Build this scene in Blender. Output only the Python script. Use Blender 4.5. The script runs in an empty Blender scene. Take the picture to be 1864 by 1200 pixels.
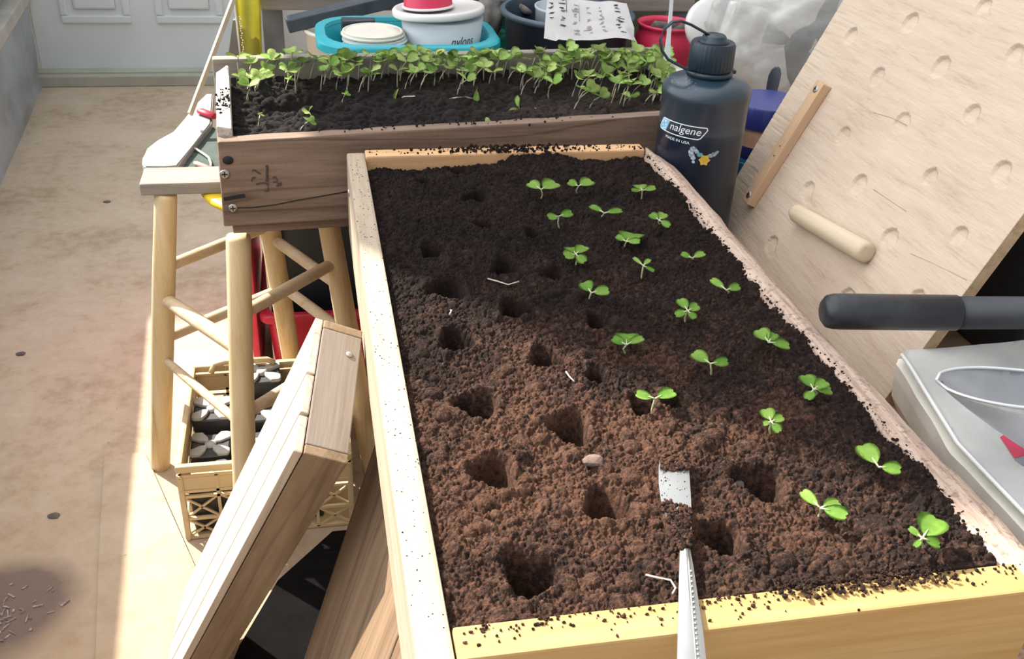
import bpy, bmesh, math, random
import numpy as np
from mathutils import Vector, Matrix, Euler, noise as mnoise
random.seed(7)
rng = np.random.default_rng(11)
C = bpy.context.scene.collection
PI = math.pi

# ------------------------------------------------------------------ camera
F = 1800.0
yaw, pitch, roll = 0.2208186, 0.53477512, 0.05588188
CAM = Vector((-0.05316424, -0.33640218, 0.92184926))
cf = Vector((math.sin(yaw)*math.cos(pitch), math.cos(yaw)*math.cos(pitch), -math.sin(pitch)))
cr = Vector((math.cos(yaw), -math.sin(yaw), 0)); cu = cr.cross(cf)
CR = cr*math.cos(roll)+cu*math.sin(roll); CU = -cr*math.sin(roll)+cu*math.cos(roll)
def ray(x, y): return cf+CR*((x-932)/F)-CU*((y-600)/F)
def az(x, y, z): d = ray(x, y); return CAM+d*((z-CAM.z)/d.z)
def ay(x, y, Y): d = ray(x, y); return CAM+d*((Y-CAM.y)/d.y)
def axx(x, y, X): d = ray(x, y); return CAM+d*((X-CAM.x)/d.x)
cam = bpy.data.cameras.new('camera'); cam.sensor_width = 36; cam.sensor_fit = 'HORIZONTAL'
cam.lens = 36*F/1864; cam.clip_start = .01; cam.clip_end = 100
co = bpy.data.objects.new('camera', cam); C.objects.link(co)
m3 = Matrix((CR, CU, -cf)).transposed()
co.matrix_world = Matrix.Translation(CAM) @ m3.to_4x4()
sc = bpy.context.scene; sc.camera = co
sc.view_settings.view_transform = 'Standard'; sc.view_settings.look = 'None'
sc.view_settings.gamma = 1; sc.view_settings.exposure = 0.1; sc.view_settings.use_curve_mapping = False

# ------------------------------------------------------------------ light
wd = bpy.data.worlds.new('sky'); sc.world = wd; wd.use_nodes = True
bg = wd.node_tree.nodes['Background']; bg.inputs[0].default_value = (.93, .96, 1.0, 1); bg.inputs[1].default_value = 1.0
_nt = wd.node_tree; _tc = _nt.nodes.new('ShaderNodeTexCoord'); _dp = _nt.nodes.new('ShaderNodeVectorMath'); _dp.operation = 'DOT_PRODUCT'; _nt.links.new(_tc.outputs['Generated'], _dp.inputs[0]); _dp.inputs[1].default_value = (-.66, .30, .69)
_mr = _nt.nodes.new('ShaderNodeMapRange'); _mr.interpolation_type = 'SMOOTHSTEP'; _nt.links.new(_dp.outputs['Value'], _mr.inputs[0]); _mr.inputs[1].default_value = .1; _mr.inputs[2].default_value = 1.0; _mr.inputs[3].default_value = .72; _mr.inputs[4].default_value = 3.1
_nt.links.new(_mr.outputs[0], bg.inputs[1])
sun = bpy.data.lights.new('sun', 'SUN'); sun.energy = 11.5; sun.angle = math.radians(0.8); sun.color = (1, .95, .84)
so = bpy.data.objects.new('sun', sun); C.objects.link(so)
SUN = Vector((.48, -.57, -.667))
so.rotation_euler = SUN.to_track_quat('-Z', 'Y').to_euler(); so.location = (-2, 3, 4)

# ------------------------------------------------------------------ materials
def newmat(name):
    m = bpy.data.materials.new(name); m.use_nodes = True
    nt = m.node_tree; return m, nt, nt.nodes['Principled BSDF']
def N(nt, t, **kw):
    n = nt.nodes.new(t)
    for k, v in kw.items(): setattr(n, k, v)
    return n
def ramp(nt, stops):
    r = N(nt, 'ShaderNodeValToRGB'); e = r.color_ramp.elements
    while len(e) < len(stops): e.new(.5)
    for el, (p, c) in zip(e, stops): el.position = p; el.color = (*c, 1) if len(c) == 3 else c
    return r
def coords(nt, scale=(1, 1, 1), kind='Object'):
    tc = N(nt, 'ShaderNodeTexCoord'); mp = N(nt, 'ShaderNodeMapping')
    mp.inputs['Scale'].default_value = scale; nt.links.new(tc.outputs[kind], mp.inputs[0]); return mp.outputs[0]
def noise(nt, co, scale, detail=4, rough=.6):
    n = N(nt, 'ShaderNodeTexNoise'); n.inputs['Scale'].default_value = scale
    n.inputs['Detail'].default_value = detail; n.inputs['Roughness'].default_value = rough
    nt.links.new(co, n.inputs['Vector']); return n.outputs['Fac']
def mixc(nt, fac, a, b, mode='MIX'):
    m = N(nt, 'ShaderNodeMix', data_type='RGBA', blend_type=mode)
    for sock, v in ((m.inputs[0], fac), (m.inputs[6], a), (m.inputs[7], b)):
        if isinstance(v, (int, float)): sock.default_value = v
        elif isinstance(v, tuple): sock.default_value = (*v, 1)
        else: nt.links.new(v, sock)
    return m.outputs[2]
def bump(nt, bs, h, strength=.3, dist=.001):
    b = N(nt, 'ShaderNodeBump'); b.inputs['Strength'].default_value = strength; b.inputs['Distance'].default_value = dist
    nt.links.new(h, b.inputs['Height']); nt.links.new(b.outputs[0], bs.inputs['Normal'])
def plain(name, col, rough=.5, metal=0, var=.12, scale=40, bumps=0, trans=0, coat=0, spec=.5):
    m, nt, bs = newmat(name)
    c = coords(nt); n = noise(nt, c, scale)
    d = tuple(max(0, x*(1-var*1.6)) for x in col); l = tuple(min(1, x*(1+var)) for x in col)
    r = ramp(nt, [(.3, d), (.7, l)]); nt.links.new(n, r.inputs[0]); nt.links.new(r.outputs[0], bs.inputs['Base Color'])
    bs.inputs['Roughness'].default_value = rough; bs.inputs['Metallic'].default_value = metal
    bs.inputs['Transmission Weight'].default_value = trans; bs.inputs['Coat Weight'].default_value = coat
    bs.inputs['Specular IOR Level'].default_value = spec
    if bumps: bump(nt, bs, noise(nt, c, scale*3), bumps)
    return m
def wood(name, dark, mid, light, axis=0, grain=60, stretch=.06, dirt=0, dirtcol=(.06, .035, .025), rough=.75, bumps=.35, crack=0, dscale=260):
    m, nt, bs = newmat(name)
    s = [1, 1, 1]; s[axis] = stretch
    c = coords(nt, tuple(s)); c0 = coords(nt)
    n1 = noise(nt, c, grain, 6, .65); n2 = noise(nt, c, grain*5, 3, .7); n3 = noise(nt, c0, 9, 3)
    a = N(nt, 'ShaderNodeMath', operation='MULTIPLY_ADD'); nt.links.new(n2, a.inputs[0]); a.inputs[1].default_value = .35; nt.links.new(n1, a.inputs[2])
    r = ramp(nt, [(.45, dark), (.62, mid), (.82, light)]); nt.links.new(a.outputs[0], r.inputs[0])
    col = mixc(nt, .28, r.outputs[0], mixc(nt, n3, dark, light))
    if crack:
        cn = noise(nt, c, grain*.45, 2, .4)
        cr_ = ramp(nt, [(.485, (0, 0, 0)), (.5, (1, 1, 1)), (.515, (0, 0, 0))]); nt.links.new(cn, cr_.inputs[0])
        cm = N(nt, 'ShaderNodeMath', operation='MULTIPLY'); nt.links.new(cr_.outputs[0], cm.inputs[0]); cm.inputs[1].default_value = crack
        col = mixc(nt, cm.outputs[0], col, tuple(x*.3 for x in dark))
    if dirt:
        dn = noise(nt, c0, dscale, 2, .6); dr = ramp(nt, [(.60-dirt*.1, (0, 0, 0)), (.68, (1, 1, 1))]); nt.links.new(dn, dr.inputs[0])
        dm = N(nt, 'ShaderNodeMath', operation='MULTIPLY'); nt.links.new(dr.outputs[0], dm.inputs[0]); dm.inputs[1].default_value = min(1, dirt)
        col = mixc(nt, dm.outputs[0], col, dirtcol)
    nt.links.new(col, bs.inputs['Base Color']); bs.inputs['Roughness'].default_value = rough
    bs.inputs['Specular IOR Level'].default_value = .25
    bump(nt, bs, a.outputs[0], bumps, .0015)
    return m
def leafmat(name, a, b, tr=.35):
    m, nt, bs = newmat(name)
    c = coords(nt); n = noise(nt, c, 120, 3)
    oi = N(nt, 'ShaderNodeObjectInfo'); ad = N(nt, 'ShaderNodeMath', operation='MULTIPLY_ADD')
    nt.links.new(oi.outputs['Random'], ad.inputs[0]); ad.inputs[1].default_value = .5; nt.links.new(n, ad.inputs[2])
    r = ramp(nt, [(.4, a), (.95, b)]); nt.links.new(ad.outputs[0], r.inputs[0])
    nt.links.new(r.outputs[0], bs.inputs['Base Color']); bs.inputs['Roughness'].default_value = .5; bs.inputs['Specular IOR Level'].default_value = .3
    t = N(nt, 'ShaderNodeBsdfTranslucent'); nt.links.new(r.outputs[0], t.inputs[0])
    mx = N(nt, 'ShaderNodeMixShader'); mx.inputs[0].default_value = tr
    nt.links.new(bs.outputs[0], mx.inputs[1]); nt.links.new(t.outputs[0], mx.inputs[2])
    nt.links.new(mx.outputs[0], nt.nodes['Material Output'].inputs[0]); return m
def soilmat(name, dark, mid, light, ctr, rad):
    m, nt, bs = newmat(name)
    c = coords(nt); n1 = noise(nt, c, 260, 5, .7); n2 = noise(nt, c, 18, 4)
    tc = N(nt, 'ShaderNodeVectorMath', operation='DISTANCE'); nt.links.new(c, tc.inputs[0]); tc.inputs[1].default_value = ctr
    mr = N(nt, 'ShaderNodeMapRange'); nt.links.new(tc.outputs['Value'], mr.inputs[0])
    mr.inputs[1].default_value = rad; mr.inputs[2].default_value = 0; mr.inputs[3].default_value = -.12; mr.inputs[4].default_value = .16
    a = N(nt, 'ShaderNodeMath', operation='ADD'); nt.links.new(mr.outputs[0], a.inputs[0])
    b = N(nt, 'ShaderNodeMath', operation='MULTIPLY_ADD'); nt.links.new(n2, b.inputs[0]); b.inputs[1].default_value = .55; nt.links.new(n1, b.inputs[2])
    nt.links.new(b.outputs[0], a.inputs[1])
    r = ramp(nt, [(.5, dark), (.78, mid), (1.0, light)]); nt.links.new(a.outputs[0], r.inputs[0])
    nt.links.new(r.outputs[0], bs.inputs['Base Color']); bs.inputs['Roughness'].default_value = .9; bs.inputs['Specular IOR Level'].default_value = .2
    bump(nt, bs, noise(nt, c, 620, 4, .75), 1.0, .0016); return m
M = {}
PALE = ((.29, .215, .15), (.395, .31, .225), (.47, .385, .29))
M['rail_y'] = wood('pale pine grain lengthways', *PALE, axis=1, grain=70, dirt=.28, dirtcol=(.2, .13, .09), dscale=420)
M['rail_x'] = wood('pale pine grain crossways', (.32, .18, .062), (.40, .24, .09), (.47, .32, .15), axis=0, grain=50, bumps=.15)
M['rail_far'] = wood('new orange pine', (.48, .25, .12), (.60, .345, .165), (.70, .44, .24), axis=0, grain=60, dirt=.15)
M['bark'] = wood('live edge wood', (.19, .115, .085), (.40, .28, .215), (.56, .43, .35), axis=1, grain=220, dirt=.6, dirtcol=(.12, .075, .055), dscale=260, bumps=.9)
M['old_x'] = wood('weathered brown board', (.10, .062, .044), (.185, .123, .088), (.27, .19, .14), axis=0, grain=55, dirt=.15, crack=.5)
M['old_y'] = wood('weathered brown end board', (.36, .30, .24), (.55, .48, .41), (.70, .63, .56), axis=1, grain=55, dirt=.4)
M['grey_x'] = wood('silvered grey plank', (.15, .13, .11), (.24, .21, .18), (.32, .285, .25), axis=0, grain=60)
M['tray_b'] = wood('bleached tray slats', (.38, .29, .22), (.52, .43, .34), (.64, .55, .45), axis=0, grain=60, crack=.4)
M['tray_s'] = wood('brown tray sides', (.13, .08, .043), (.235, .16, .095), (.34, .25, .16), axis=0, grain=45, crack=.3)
M['tray_d'] = wood('shade darkened tray boards', (.11, .065, .04), (.20, .125, .075), (.29, .195, .12), axis=0, grain=55, crack=.4)  # darker copy of the tray wood, with the second tray's shade in its colour
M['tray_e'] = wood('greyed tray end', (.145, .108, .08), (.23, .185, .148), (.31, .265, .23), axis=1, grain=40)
M['ply'] = wood('light plywood', (.40, .29, .20), (.52, .41, .31), (.57, .46, .36), axis=0, grain=85, stretch=.13, bumps=.6, crack=.06)
M['plyedge'] = wood('plywood edge', (.25, .15, .08), (.42, .28, .16), (.5, .36, .22), axis=0, grain=120)
M['batten'] = wood('orange batten', (.42, .25, .14), (.52, .34, .20), (.58, .40, .26), axis=0, grain=60)
M['dowel'] = wood('smooth worn dowel', (.42, .31, .20), (.52, .42, .29), (.60, .50, .37), axis=0, grain=40, bumps=.15, rough=.5)
M['stool'] = wood('peeled pole', (.50, .33, .15), (.66, .49, .27), (.74, .60, .38), axis=2, grain=50, bumps=.2, rough=.55)
M['bench'] = wood('bench boards', (.16, .10, .06), (.26, .17, .11), (.34, .24, .16), axis=0, grain=40)
M['lath'] = wood('thin pale lath', (.42, .34, .24), (.55, .46, .34), (.64, .55, .43), axis=2, grain=60)
M['darkwood'] = plain('dark painted wood', (.05, .065, .08), .6, var=.25, scale=30)
M['greypost'] = plain('grey painted post', (.16, .18, .21), .6, var=.15, scale=25)
M['soil'] = soilmat('sun graded potting soil', (.006, .004, .0036), (.024, .0125, .009), (.115, .054, .033), (.08, .10, .54), .34)  # paler near left area is sunlight put into the soil colour
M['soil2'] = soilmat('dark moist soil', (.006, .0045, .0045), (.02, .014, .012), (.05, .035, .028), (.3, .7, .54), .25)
M['leaf'] = leafmat('seedling leaf green', (.17, .37, .05), (.36, .55, .12), .3)
M['leafb'] = leafmat('crowded leaf green', (.26, .46, .085), (.60, .70, .30), .45)
M['stem'] = plain('pale stem', (.46, .50, .28), .5)
M['stemb'] = plain('pinkish stem', (.45, .40, .30), .5)
M['steel'] = plain('brushed steel', (.44, .44, .43), .3, .9, var=.06, scale=30)
M['alu'] = plain('cast aluminium', (.74, .75, .77), .42, .7, var=.05, scale=30)
M['screw'] = plain('zinc screw', (.40, .38, .35), .35, .8, var=.2, scale=300)
M['black'] = plain('black plastic', (.026, .028, .034), .5)
M['shade_black'] = plain('black floor shade', (.010, .009, .009), .95, spec=0)
M['recess'] = plain('dark recess', (.01, .01, .01), .8)
M['cap'] = plain('slate blue plastic', (.010, .024, .038), .38, var=.1)
M['white'] = plain('white plastic', (.70, .69, .66), .4, var=.06, scale=20)
M['cream'] = plain('cream plastic', (.70, .66, .56), .45, var=.06)
M['print_white'] = plain('white print', (.78, .82, .84), .5, var=.03)
M['print_blue'] = plain('pale blue print', (.22, .50, .68), .5, var=.05)
M['print_yellow'] = plain('yellow print', (.70, .42, .06), .5, var=.15, scale=150)
M['print_teal'] = plain('teal print', (.10, .34, .38), .5, var=.1)
M['ink'] = plain('dark ink', (.03, .035, .05), .7)
M['ink_pink'] = plain('faded ink', (.35, .28, .36), .7)
M['stamp'] = plain('black stamp ink', (.055, .045, .04), .8)
M['turq'] = plain('turquoise plastic', (.015, .34, .40), .4, var=.08, scale=15)
M['tub'] = plain('cloudy tub plastic', (.46, .52, .55), .4, var=.06, scale=12)
M['red'] = plain('red plastic', (.50, .016, .05), .4, var=.08, scale=20)
M['pinkred'] = plain('pink red plastic', (.62, .03, .085), .4, var=.08, scale=20)
M['navy'] = plain('navy plastic', (.012, .02, .032), .45, var=.15, scale=12)
M['tubnavy'] = plain('dark slate tub', (.018, .033, .055), .4, var=.1, scale=12)
M['green'] = plain('teal green plastic', (.006, .16, .115), .5, var=.1, scale=12)
M['olive'] = plain('olive green canvas', (.125, .14, .085), .8, var=.08, scale=6)
M['yellow'] = plain('yellow plastic sheet', (.50, .47, .075), .45, var=.18, scale=14)
M['yellow_seat'] = plain('yellow seat', (.70, .48, .02), .45, var=.1, scale=30)
M['crate'] = plain('sandy crate plastic', (.60, .45, .25), .5, var=.08, scale=10)
M['paper'] = plain('white paper', (.84, .82, .80), .7, var=.04, scale=25)
M['paddle'] = plain('bleached paddle', (.30, .275, .25), .6, var=.12, scale=25)
M['jarblue'] = plain('royal blue lid', (.018, .028, .16), .4, var=.1)
M['jarlabel'] = plain('blue label', (.02, .13, .32), .4, var=.15, scale=50)
M['salmon'] = plain('salmon jar contents', (.55, .33, .23), .45, var=.12, scale=60)
M['pot'] = plain('dark grey pot', (.035, .033, .033), .5, var=.1)
M['pottop'] = plain('pale grey pot top', (.46, .44, .41), .6, var=.1, scale=90)  # cross tops are paler than the pot bodies
M['greencloth'] = plain('dark green cloth', (.035, .055, .045), .8, var=.2, scale=40)
M['pink'] = plain('pink plastic', (.68, .36, .34), .4)
M['flake'] = plain('brown bark flake', (.15, .095, .075), .9, var=.3, scale=120)
M['glove'] = plain('dusty grey cloth', (.24, .22, .20), .85, var=.25, scale=40)
M['stone'] = plain('grey rolled cloth', (.11, .09, .078), .8, var=.35, scale=60)
M['door'] = plain('white painted door', (.70, .76, .78), .45, var=.05, scale=3)
M['wall'] = plain('pale wall paint', (.56, .55, .53), .8, var=.04, scale=3)
M['trim'] = plain('off white trim', (.50, .48, .43), .6, var=.12, scale=10)
M['sill'] = plain('greenish aluminium sill', (.42, .43, .36), .5, var=.1, scale=8)
M['sheet'] = plain('dusty plastic sheeting', (.36, .39, .42), .4, var=.25, scale=4, bumps=.2)
M['bag'] = plain('white bag film', (.80, .80, .77), .38, var=.07, scale=20)
M['bagside'] = plain('cream bag paper', (.76, .72, .63), .6, var=.08, scale=20)
M['twine'] = plain('pale twine', (.55, .50, .44), .8)

# tinted water bottle: clear smoky blue above, dark water below
m, nt, bs = newmat('smoky blue bottle plastic')
tc = N(nt, 'ShaderNodeTexCoord'); sx = N(nt, 'ShaderNodeSeparateXYZ'); nt.links.new(tc.outputs['Object'], sx.inputs[0])
r = ramp(nt, [(.55, (.008, .015, .030)), (.60, (.016, .024, .040)), (.618, (.048, .060, .078)), (.66, (.036, .044, .058)), (.76, (.030, .038, .050)), (.80, (.016, .034, .052))])
ml = N(nt, 'ShaderNodeMath', operation='MULTIPLY'); nt.links.new(sx.outputs[2], ml.inputs[0]); ml.inputs[1].default_value = 4.8
nt.links.new(ml.outputs[0], r.inputs[0]); nt.links.new(r.outputs[0], bs.inputs['Base Color'])
bs.inputs['Roughness'].default_value = .3; bs.inputs['Coat Weight'].default_value = .15; bs.inputs['Coat Roughness'].default_value = .12
M['bottle'] = m
# clear bag film
m, nt, bs = newmat('clear crinkled film')
c = coords(nt); n = noise(nt, c, 9, 2)
bs.inputs['Base Color'].default_value = (.60, .59, .55, 1); bs.inputs['Roughness'].default_value = .28
bump(nt, bs, noise(nt, c, 16, 3), .6, .01)
tp = N(nt, 'ShaderNodeBsdfTransparent'); mx = N(nt, 'ShaderNodeMixShader')
r = ramp(nt, [(.36, (.42, .42, .42)), (.64, (.78, .78, .78))]); nt.links.new(n, r.inputs[0]); nt.links.new(r.outputs[0], mx.inputs[0])
nt.links.new(tp.outputs[0], mx.inputs[1]); nt.links.new(bs.outputs[0], mx.inputs[2]); nt.links.new(mx.outputs[0], nt.nodes['Material Output'].inputs[0])
M['film'] = m
# concrete floor
m, nt, bs = newmat('stained concrete')
c = coords(nt); n1 = noise(nt, c, 5, 6, .65); n2 = noise(nt, c, 40, 5, .7); n3 = noise(nt, c, 1.4, 3)
a = N(nt, 'ShaderNodeMath', operation='MULTIPLY_ADD'); nt.links.new(n2, a.inputs[0]); a.inputs[1].default_value = .4; nt.links.new(n1, a.inputs[2])
r = ramp(nt, [(.48, (.36, .265, .175)), (.70, (.48, .38, .275)), (.95, (.56, .46, .355))]); nt.links.new(a.outputs[0], r.inputs[0])
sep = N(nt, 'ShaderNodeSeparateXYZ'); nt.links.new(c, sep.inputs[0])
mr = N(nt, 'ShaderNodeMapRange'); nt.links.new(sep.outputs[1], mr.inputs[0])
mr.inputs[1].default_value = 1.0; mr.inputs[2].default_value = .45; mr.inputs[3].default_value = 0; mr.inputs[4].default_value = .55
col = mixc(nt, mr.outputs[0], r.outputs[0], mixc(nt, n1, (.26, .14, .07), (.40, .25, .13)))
ds = N(nt, 'ShaderNodeVectorMath', operation='DISTANCE'); nt.links.new(c, ds.inputs[0]); ds.inputs[1].default_value = (-.455, .60, 0)
dd = N(nt, 'ShaderNodeMath', operation='MULTIPLY_ADD'); nt.links.new(n1, dd.inputs[0]); dd.inputs[1].default_value = -.13; nt.links.new(ds.outputs['Value'], dd.inputs[2])
rr = ramp(nt, [(.0, (1, 1, 1)), (.035, (0, 0, 0))]); nt.links.new(dd.outputs[0], rr.inputs[0])
fm = N(nt, 'ShaderNodeMath', operation='MULTIPLY'); nt.links.new(rr.outputs[0], fm.inputs[0]); fm.inputs[1].default_value = .85
col = mixc(nt, fm.outputs[0], col, (.13, .085, .07))
sp = noise(nt, c, 90, 2); spr = ramp(nt, [(.73, (0, 0, 0)), (.76, (1, 1, 1))]); nt.links.new(sp, spr.inputs[0])
sm = N(nt, 'ShaderNodeMath', operation='MULTIPLY'); nt.links.new(spr.outputs[0], sm.inputs[0]); sm.inputs[1].default_value = .5
col = mixc(nt, sm.outputs[0], col, (.12, .085, .06))
nt.links.new(col, bs.inputs['Base Color']); bs.inputs['Roughness'].default_value = .85; bump(nt, bs, n2, .25, .003)
M['floor'] = m

# ------------------------------------------------------------------ mesh helpers
def obj(name, bm, mat, parent=None, smooth=False, mw=None):
    me = bpy.data.meshes.new(name)
    bmesh.ops.recalc_face_normals(bm, faces=bm.faces)
    if smooth:
        for f in bm.faces: f.smooth = True
    bm.to_mesh(me); bm.free(); me.materials.append(M[mat] if isinstance(mat, str) else mat)
    o = bpy.data.objects.new(name, me); C.objects.link(o)
    if parent is not None: o.parent = parent
    if mw is not None: o.matrix_local = mw
    if smooth == 'auto': pass
    return o
def tag(o, label=None, cat=None, group=None, kind=None):
    if label: o['label'] = label
    if cat: o['category'] = cat
    if group: o['group'] = group
    if kind: o['kind'] = kind
    return o
def thing(name, label, cat, loc=(0, 0, 0), group=None, mw=None):
    o = bpy.data.objects.new(name, None); C.objects.link(o); o.empty_display_size = .02
    if mw is not None: o.matrix_world = mw
    else: o.location = loc
    return tag(o, label, cat, group)
def struct(name, bm, mat, smooth=False):
    return tag(obj(name, bm, mat, smooth=smooth), kind='structure')
def bx(bm, x0, x1, y0, y1, z0, z1, bev=0, seg=2):
    b2 = bmesh.new(); bmesh.ops.create_cube(b2, size=1)
    for v in b2.verts: v.co = Vector(((x0+x1)/2+v.co.x*(x1-x0), (y0+y1)/2+v.co.y*(y1-y0), (z0+z1)/2+v.co.z*(z1-z0)))
    if bev: bmesh.ops.bevel(b2, geom=b2.edges[:], offset=bev, segments=seg, affect='EDGES', profile=.6)
    join(bm, b2); return bm
def box(x0, x1, y0, y1, z0, z1, bev=0): return bx(bmesh.new(), x0, x1, y0, y1, z0, z1, bev)
def join(bm, b2):
    mp = {v: bm.verts.new(v.co) for v in b2.verts}
    for f in b2.faces:
        try: nf = bm.faces.new([mp[v] for v in f.verts]); nf.smooth = f.smooth
        except ValueError: pass
    b2.free()
def frame_at(t):
    t = t.normalized(); up = Vector((0, 0, 1)) if abs(t.z) < .95 else Vector((1, 0, 0))
    a = t.cross(up).normalized(); return a, a.cross(t).normalized()
def tube(bm, pts, rad, n=12, cap=True, flat=1.0):
    pts = [Vector(p) for p in pts]; rad = rad if isinstance(rad, (list, tuple)) else [rad]*len(pts)
    rings = []
    for i, p in enumerate(pts):
        t = pts[min(i+1, len(pts)-1)]-pts[max(i-1, 0)]; a, b = frame_at(t)
        rings.append([bm.verts.new(p+(a*math.cos(k*2*PI/n)+b*math.sin(k*2*PI/n)*flat)*rad[i]) for k in range(n)])
    for r0, r1 in zip(rings, rings[1:]):
        for k in range(n): bm.faces.new((r0[k], r0[(k+1) % n], r1[(k+1) % n], r1[k])).smooth = True
    if cap: bm.faces.new(rings[0]); bm.faces.new(rings[-1][::-1])
    return bm
def lathe(bm, prof, c=(0, 0, 0), n=40, close=True):
    c = Vector(c); rings = []
    for r, z in prof:
        rings.append([bm.verts.new(c+Vector((r*math.cos(k*2*PI/n), r*math.sin(k*2*PI/n), z))) for k in range(n)] if r > 1e-6 else [bm.verts.new(c+Vector((0, 0, z)))])
    for a, b in zip(rings, rings[1:]):
        if len(a) == 1 and len(b) == 1: continue
        for k in range(n):
            k2 = (k+1) % n
            if len(a) == 1: f = bm.faces.new((a[0], b[k2], b[k]))
            elif len(b) == 1: f = bm.faces.new((a[k], a[k2], b[0]))
            else: f = bm.faces.new((a[k], a[k2], b[k2], b[k]))
            f.smooth = True
    return bm
def prism(bm, poly, z0, z1, bev=0):
    b2 = bmesh.new()
    lo = [b2.verts.new((p[0], p[1], z0)) for p in poly]; hi = [b2.verts.new((p[0], p[1], z1)) for p in poly]
    b2.faces.new(lo[::-1]); b2.faces.new(hi); n = len(poly)
    for i in range(n): b2.faces.new((lo[i], lo[(i+1) % n], hi[(i+1) % n], hi[i]))
    if bev: bmesh.ops.bevel(b2, geom=b2.edges[:], offset=bev, segments=2, affect='EDGES')
    join(bm, b2); return bm
def bar(bm, p0, p1, w, h, bev=0, up=None):
    p0, p1 = Vector(p0), Vector(p1); t = (p1-p0); L = t.length; t.normalize()
    u = Vector(up) if up else (Vector((0, 0, 1)) if abs(t.z) < .9 else Vector((0, 1, 0)))
    a = t.cross(u).normalized(); b = a.cross(t).normalized()
    b2 = bmesh.new(); bx(b2, 0, L, -w/2, w/2, -h/2, h/2, bev)
    mw = Matrix((t, a, b)).transposed().to_4x4()
    for v in b2.verts: v.co = mw.to_3x3() @ v.co + p0
    join(bm, b2); return bm
def smooth_shade(o, ang=40):
    for p in o.data.polygons: p.use_smooth = True
    try: o.data.set_sharp_from_angle(angle=math.radians(ang))
    except Exception: pass
    return o
def noisy(bm, amp, scale, seed=0, onlyz=False):
    for v in bm.verts:
        n = mnoise.noise_vector((v.co+Vector((seed, seed*2.3, 0)))*scale)
        if onlyz: v.co.z += n.z*amp
        else: v.co += n*amp
def polyline(bm, pts, w, z=0):  # flat stroke strip in local xy
    for (x0, y0), (x1, y1) in zip(pts, pts[1:]):
        d = Vector((x1-x0, y1-y0));
        if d.length < 1e-9: continue
        d.normalize(); n = Vector((-d.y, d.x))*w/2; e = d*w*.4
        q = [(x0-e.x+n.x, y0-e.y+n.y), (x0-e.x-n.x, y0-e.y-n.y), (x1+e.x-n.x, y1+e.y-n.y), (x1+e.x+n.x, y1+e.y+n.y)]
        bm.faces.new([bm.verts.new((a, b, z)) for a, b in q])
def text_bm(body, size, shear=0, extrude=0):
    cu_ = bpy.data.curves.new('txt', 'FONT'); cu_.body = body; cu_.size = size; cu_.shear = shear; cu_.extrude = extrude
    cu_.align_x = 'LEFT'; cu_.resolution_u = 3
    o = bpy.data.objects.new('txt', cu_); C.objects.link(o)
    bpy.context.view_layer.update()
    dg = bpy.context.evaluated_depsgraph_get(); me = bpy.data.meshes.new_from_object(o.evaluated_get(dg))
    bm = bmesh.new(); bm.from_mesh(me); bpy.data.objects.remove(o); bpy.data.curves.remove(cu_); bpy.data.meshes.remove(me)
    return bm
def screw(bm_head, bm_cross, c, nrm, r=.0035):
    nrm = Vector(nrm).normalized(); q = Vector((0, 0, 1)).rotation_difference(nrm).to_matrix()
    b2 = bmesh.new(); lathe(b2, [(r, 0), (r, .0006), (r*.7, .0012), (0, .0012)], n=16)
    for v in b2.verts: v.co = q @ v.co + Vector(c)
    join(bm_head, b2)
    b3 = bmesh.new(); bx(b3, -r*.55, r*.55, -r*.14, r*.14, .0011, .0015); bx(b3, -r*.14, r*.14, -r*.55, r*.55, .0011, .0015)
    for v in b3.verts: v.co = q @ v.co + Vector(c)
    join(bm_cross, b3)

# ================================================================== THE SETTING
struct('floor', box(-4, 4, -3, 5, -.05, 0), 'floor')
sl = bmesh.new(); prism(sl, [(-.374, .888), (-.352, .70), (-.326, .50), (-.28, .0), (-.2, -.6), (1.6, -.6), (1.6, .45), (-.16, .45), (-.318, .893)], .0005, .004, .0012)
struct('floor_slab', sl, 'floor')
# left knee wall: plastic sheeting with timber rails
WX = lambda y: -.752-(y-1.936)*.0717
sh = bmesh.new(); ny, nz = 120, 30; grid = []
for i in range(ny+1):
    y = -1+i*(2.72+1)/ny; row = []
    for k in range(nz+1):
        z = k/nz*.232; w = mnoise.noise(Vector((y*2.4, z*7, 1)))*.012+mnoise.noise(Vector((y*7, z*16, 4)))*.007
        row.append(sh.verts.new((WX(y)+w*min(1, z*30)-.012*(k/nz), y, z)))
    grid.append(row)
for i in range(ny):
    for k in range(nz): sh.faces.new((grid[i][k], grid[i+1][k], grid[i+1][k+1], grid[i][k+1]))
back = [[sh.verts.new((WX(-1+i*3.72/ny)-.10, -1+i*3.72/ny, z)) for z in (0, .232)] for i in (0, ny)]
sh.faces.new((back[0][0], back[1][0], back[1][1], back[0][1]))
sh.faces.new([grid[i][nz] for i in range(ny+1)]+[back[1][1], back[0][1]])
struct('wall_left', sh, 'sheet', smooth=True)
hd = bmesh.new(); HX = lambda y: WX(y)-.05
hv = [hd.verts.new(p) for p in ((HX(1.30), 1.30, 1.56), (HX(4.2), 4.2, 1.56), (HX(4.2), 4.2, 3.6), (HX(1.30), 1.30, 3.6))]; hd.faces.new(hv); bmesh.ops.solidify(hd, geom=hd.faces[:], thickness=.03); struct('sun_blocker_left', hd, 'wall')  # unseen panel added to keep direct sun off the far right
tr = bmesh.new(); bar(tr, (WX(-1)-.02, -1, .25), (WX(2.74)-.02, 2.74, .25), .05, .035, .003); struct('trim_1', tr, 'trim')
up = bmesh.new(); bar(up, (WX(-1)-.045, -1, .425), (WX(2.74)-.045, 2.74, .425), .012, .33); struct('wall_left_upper', up, 'sheet')
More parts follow.
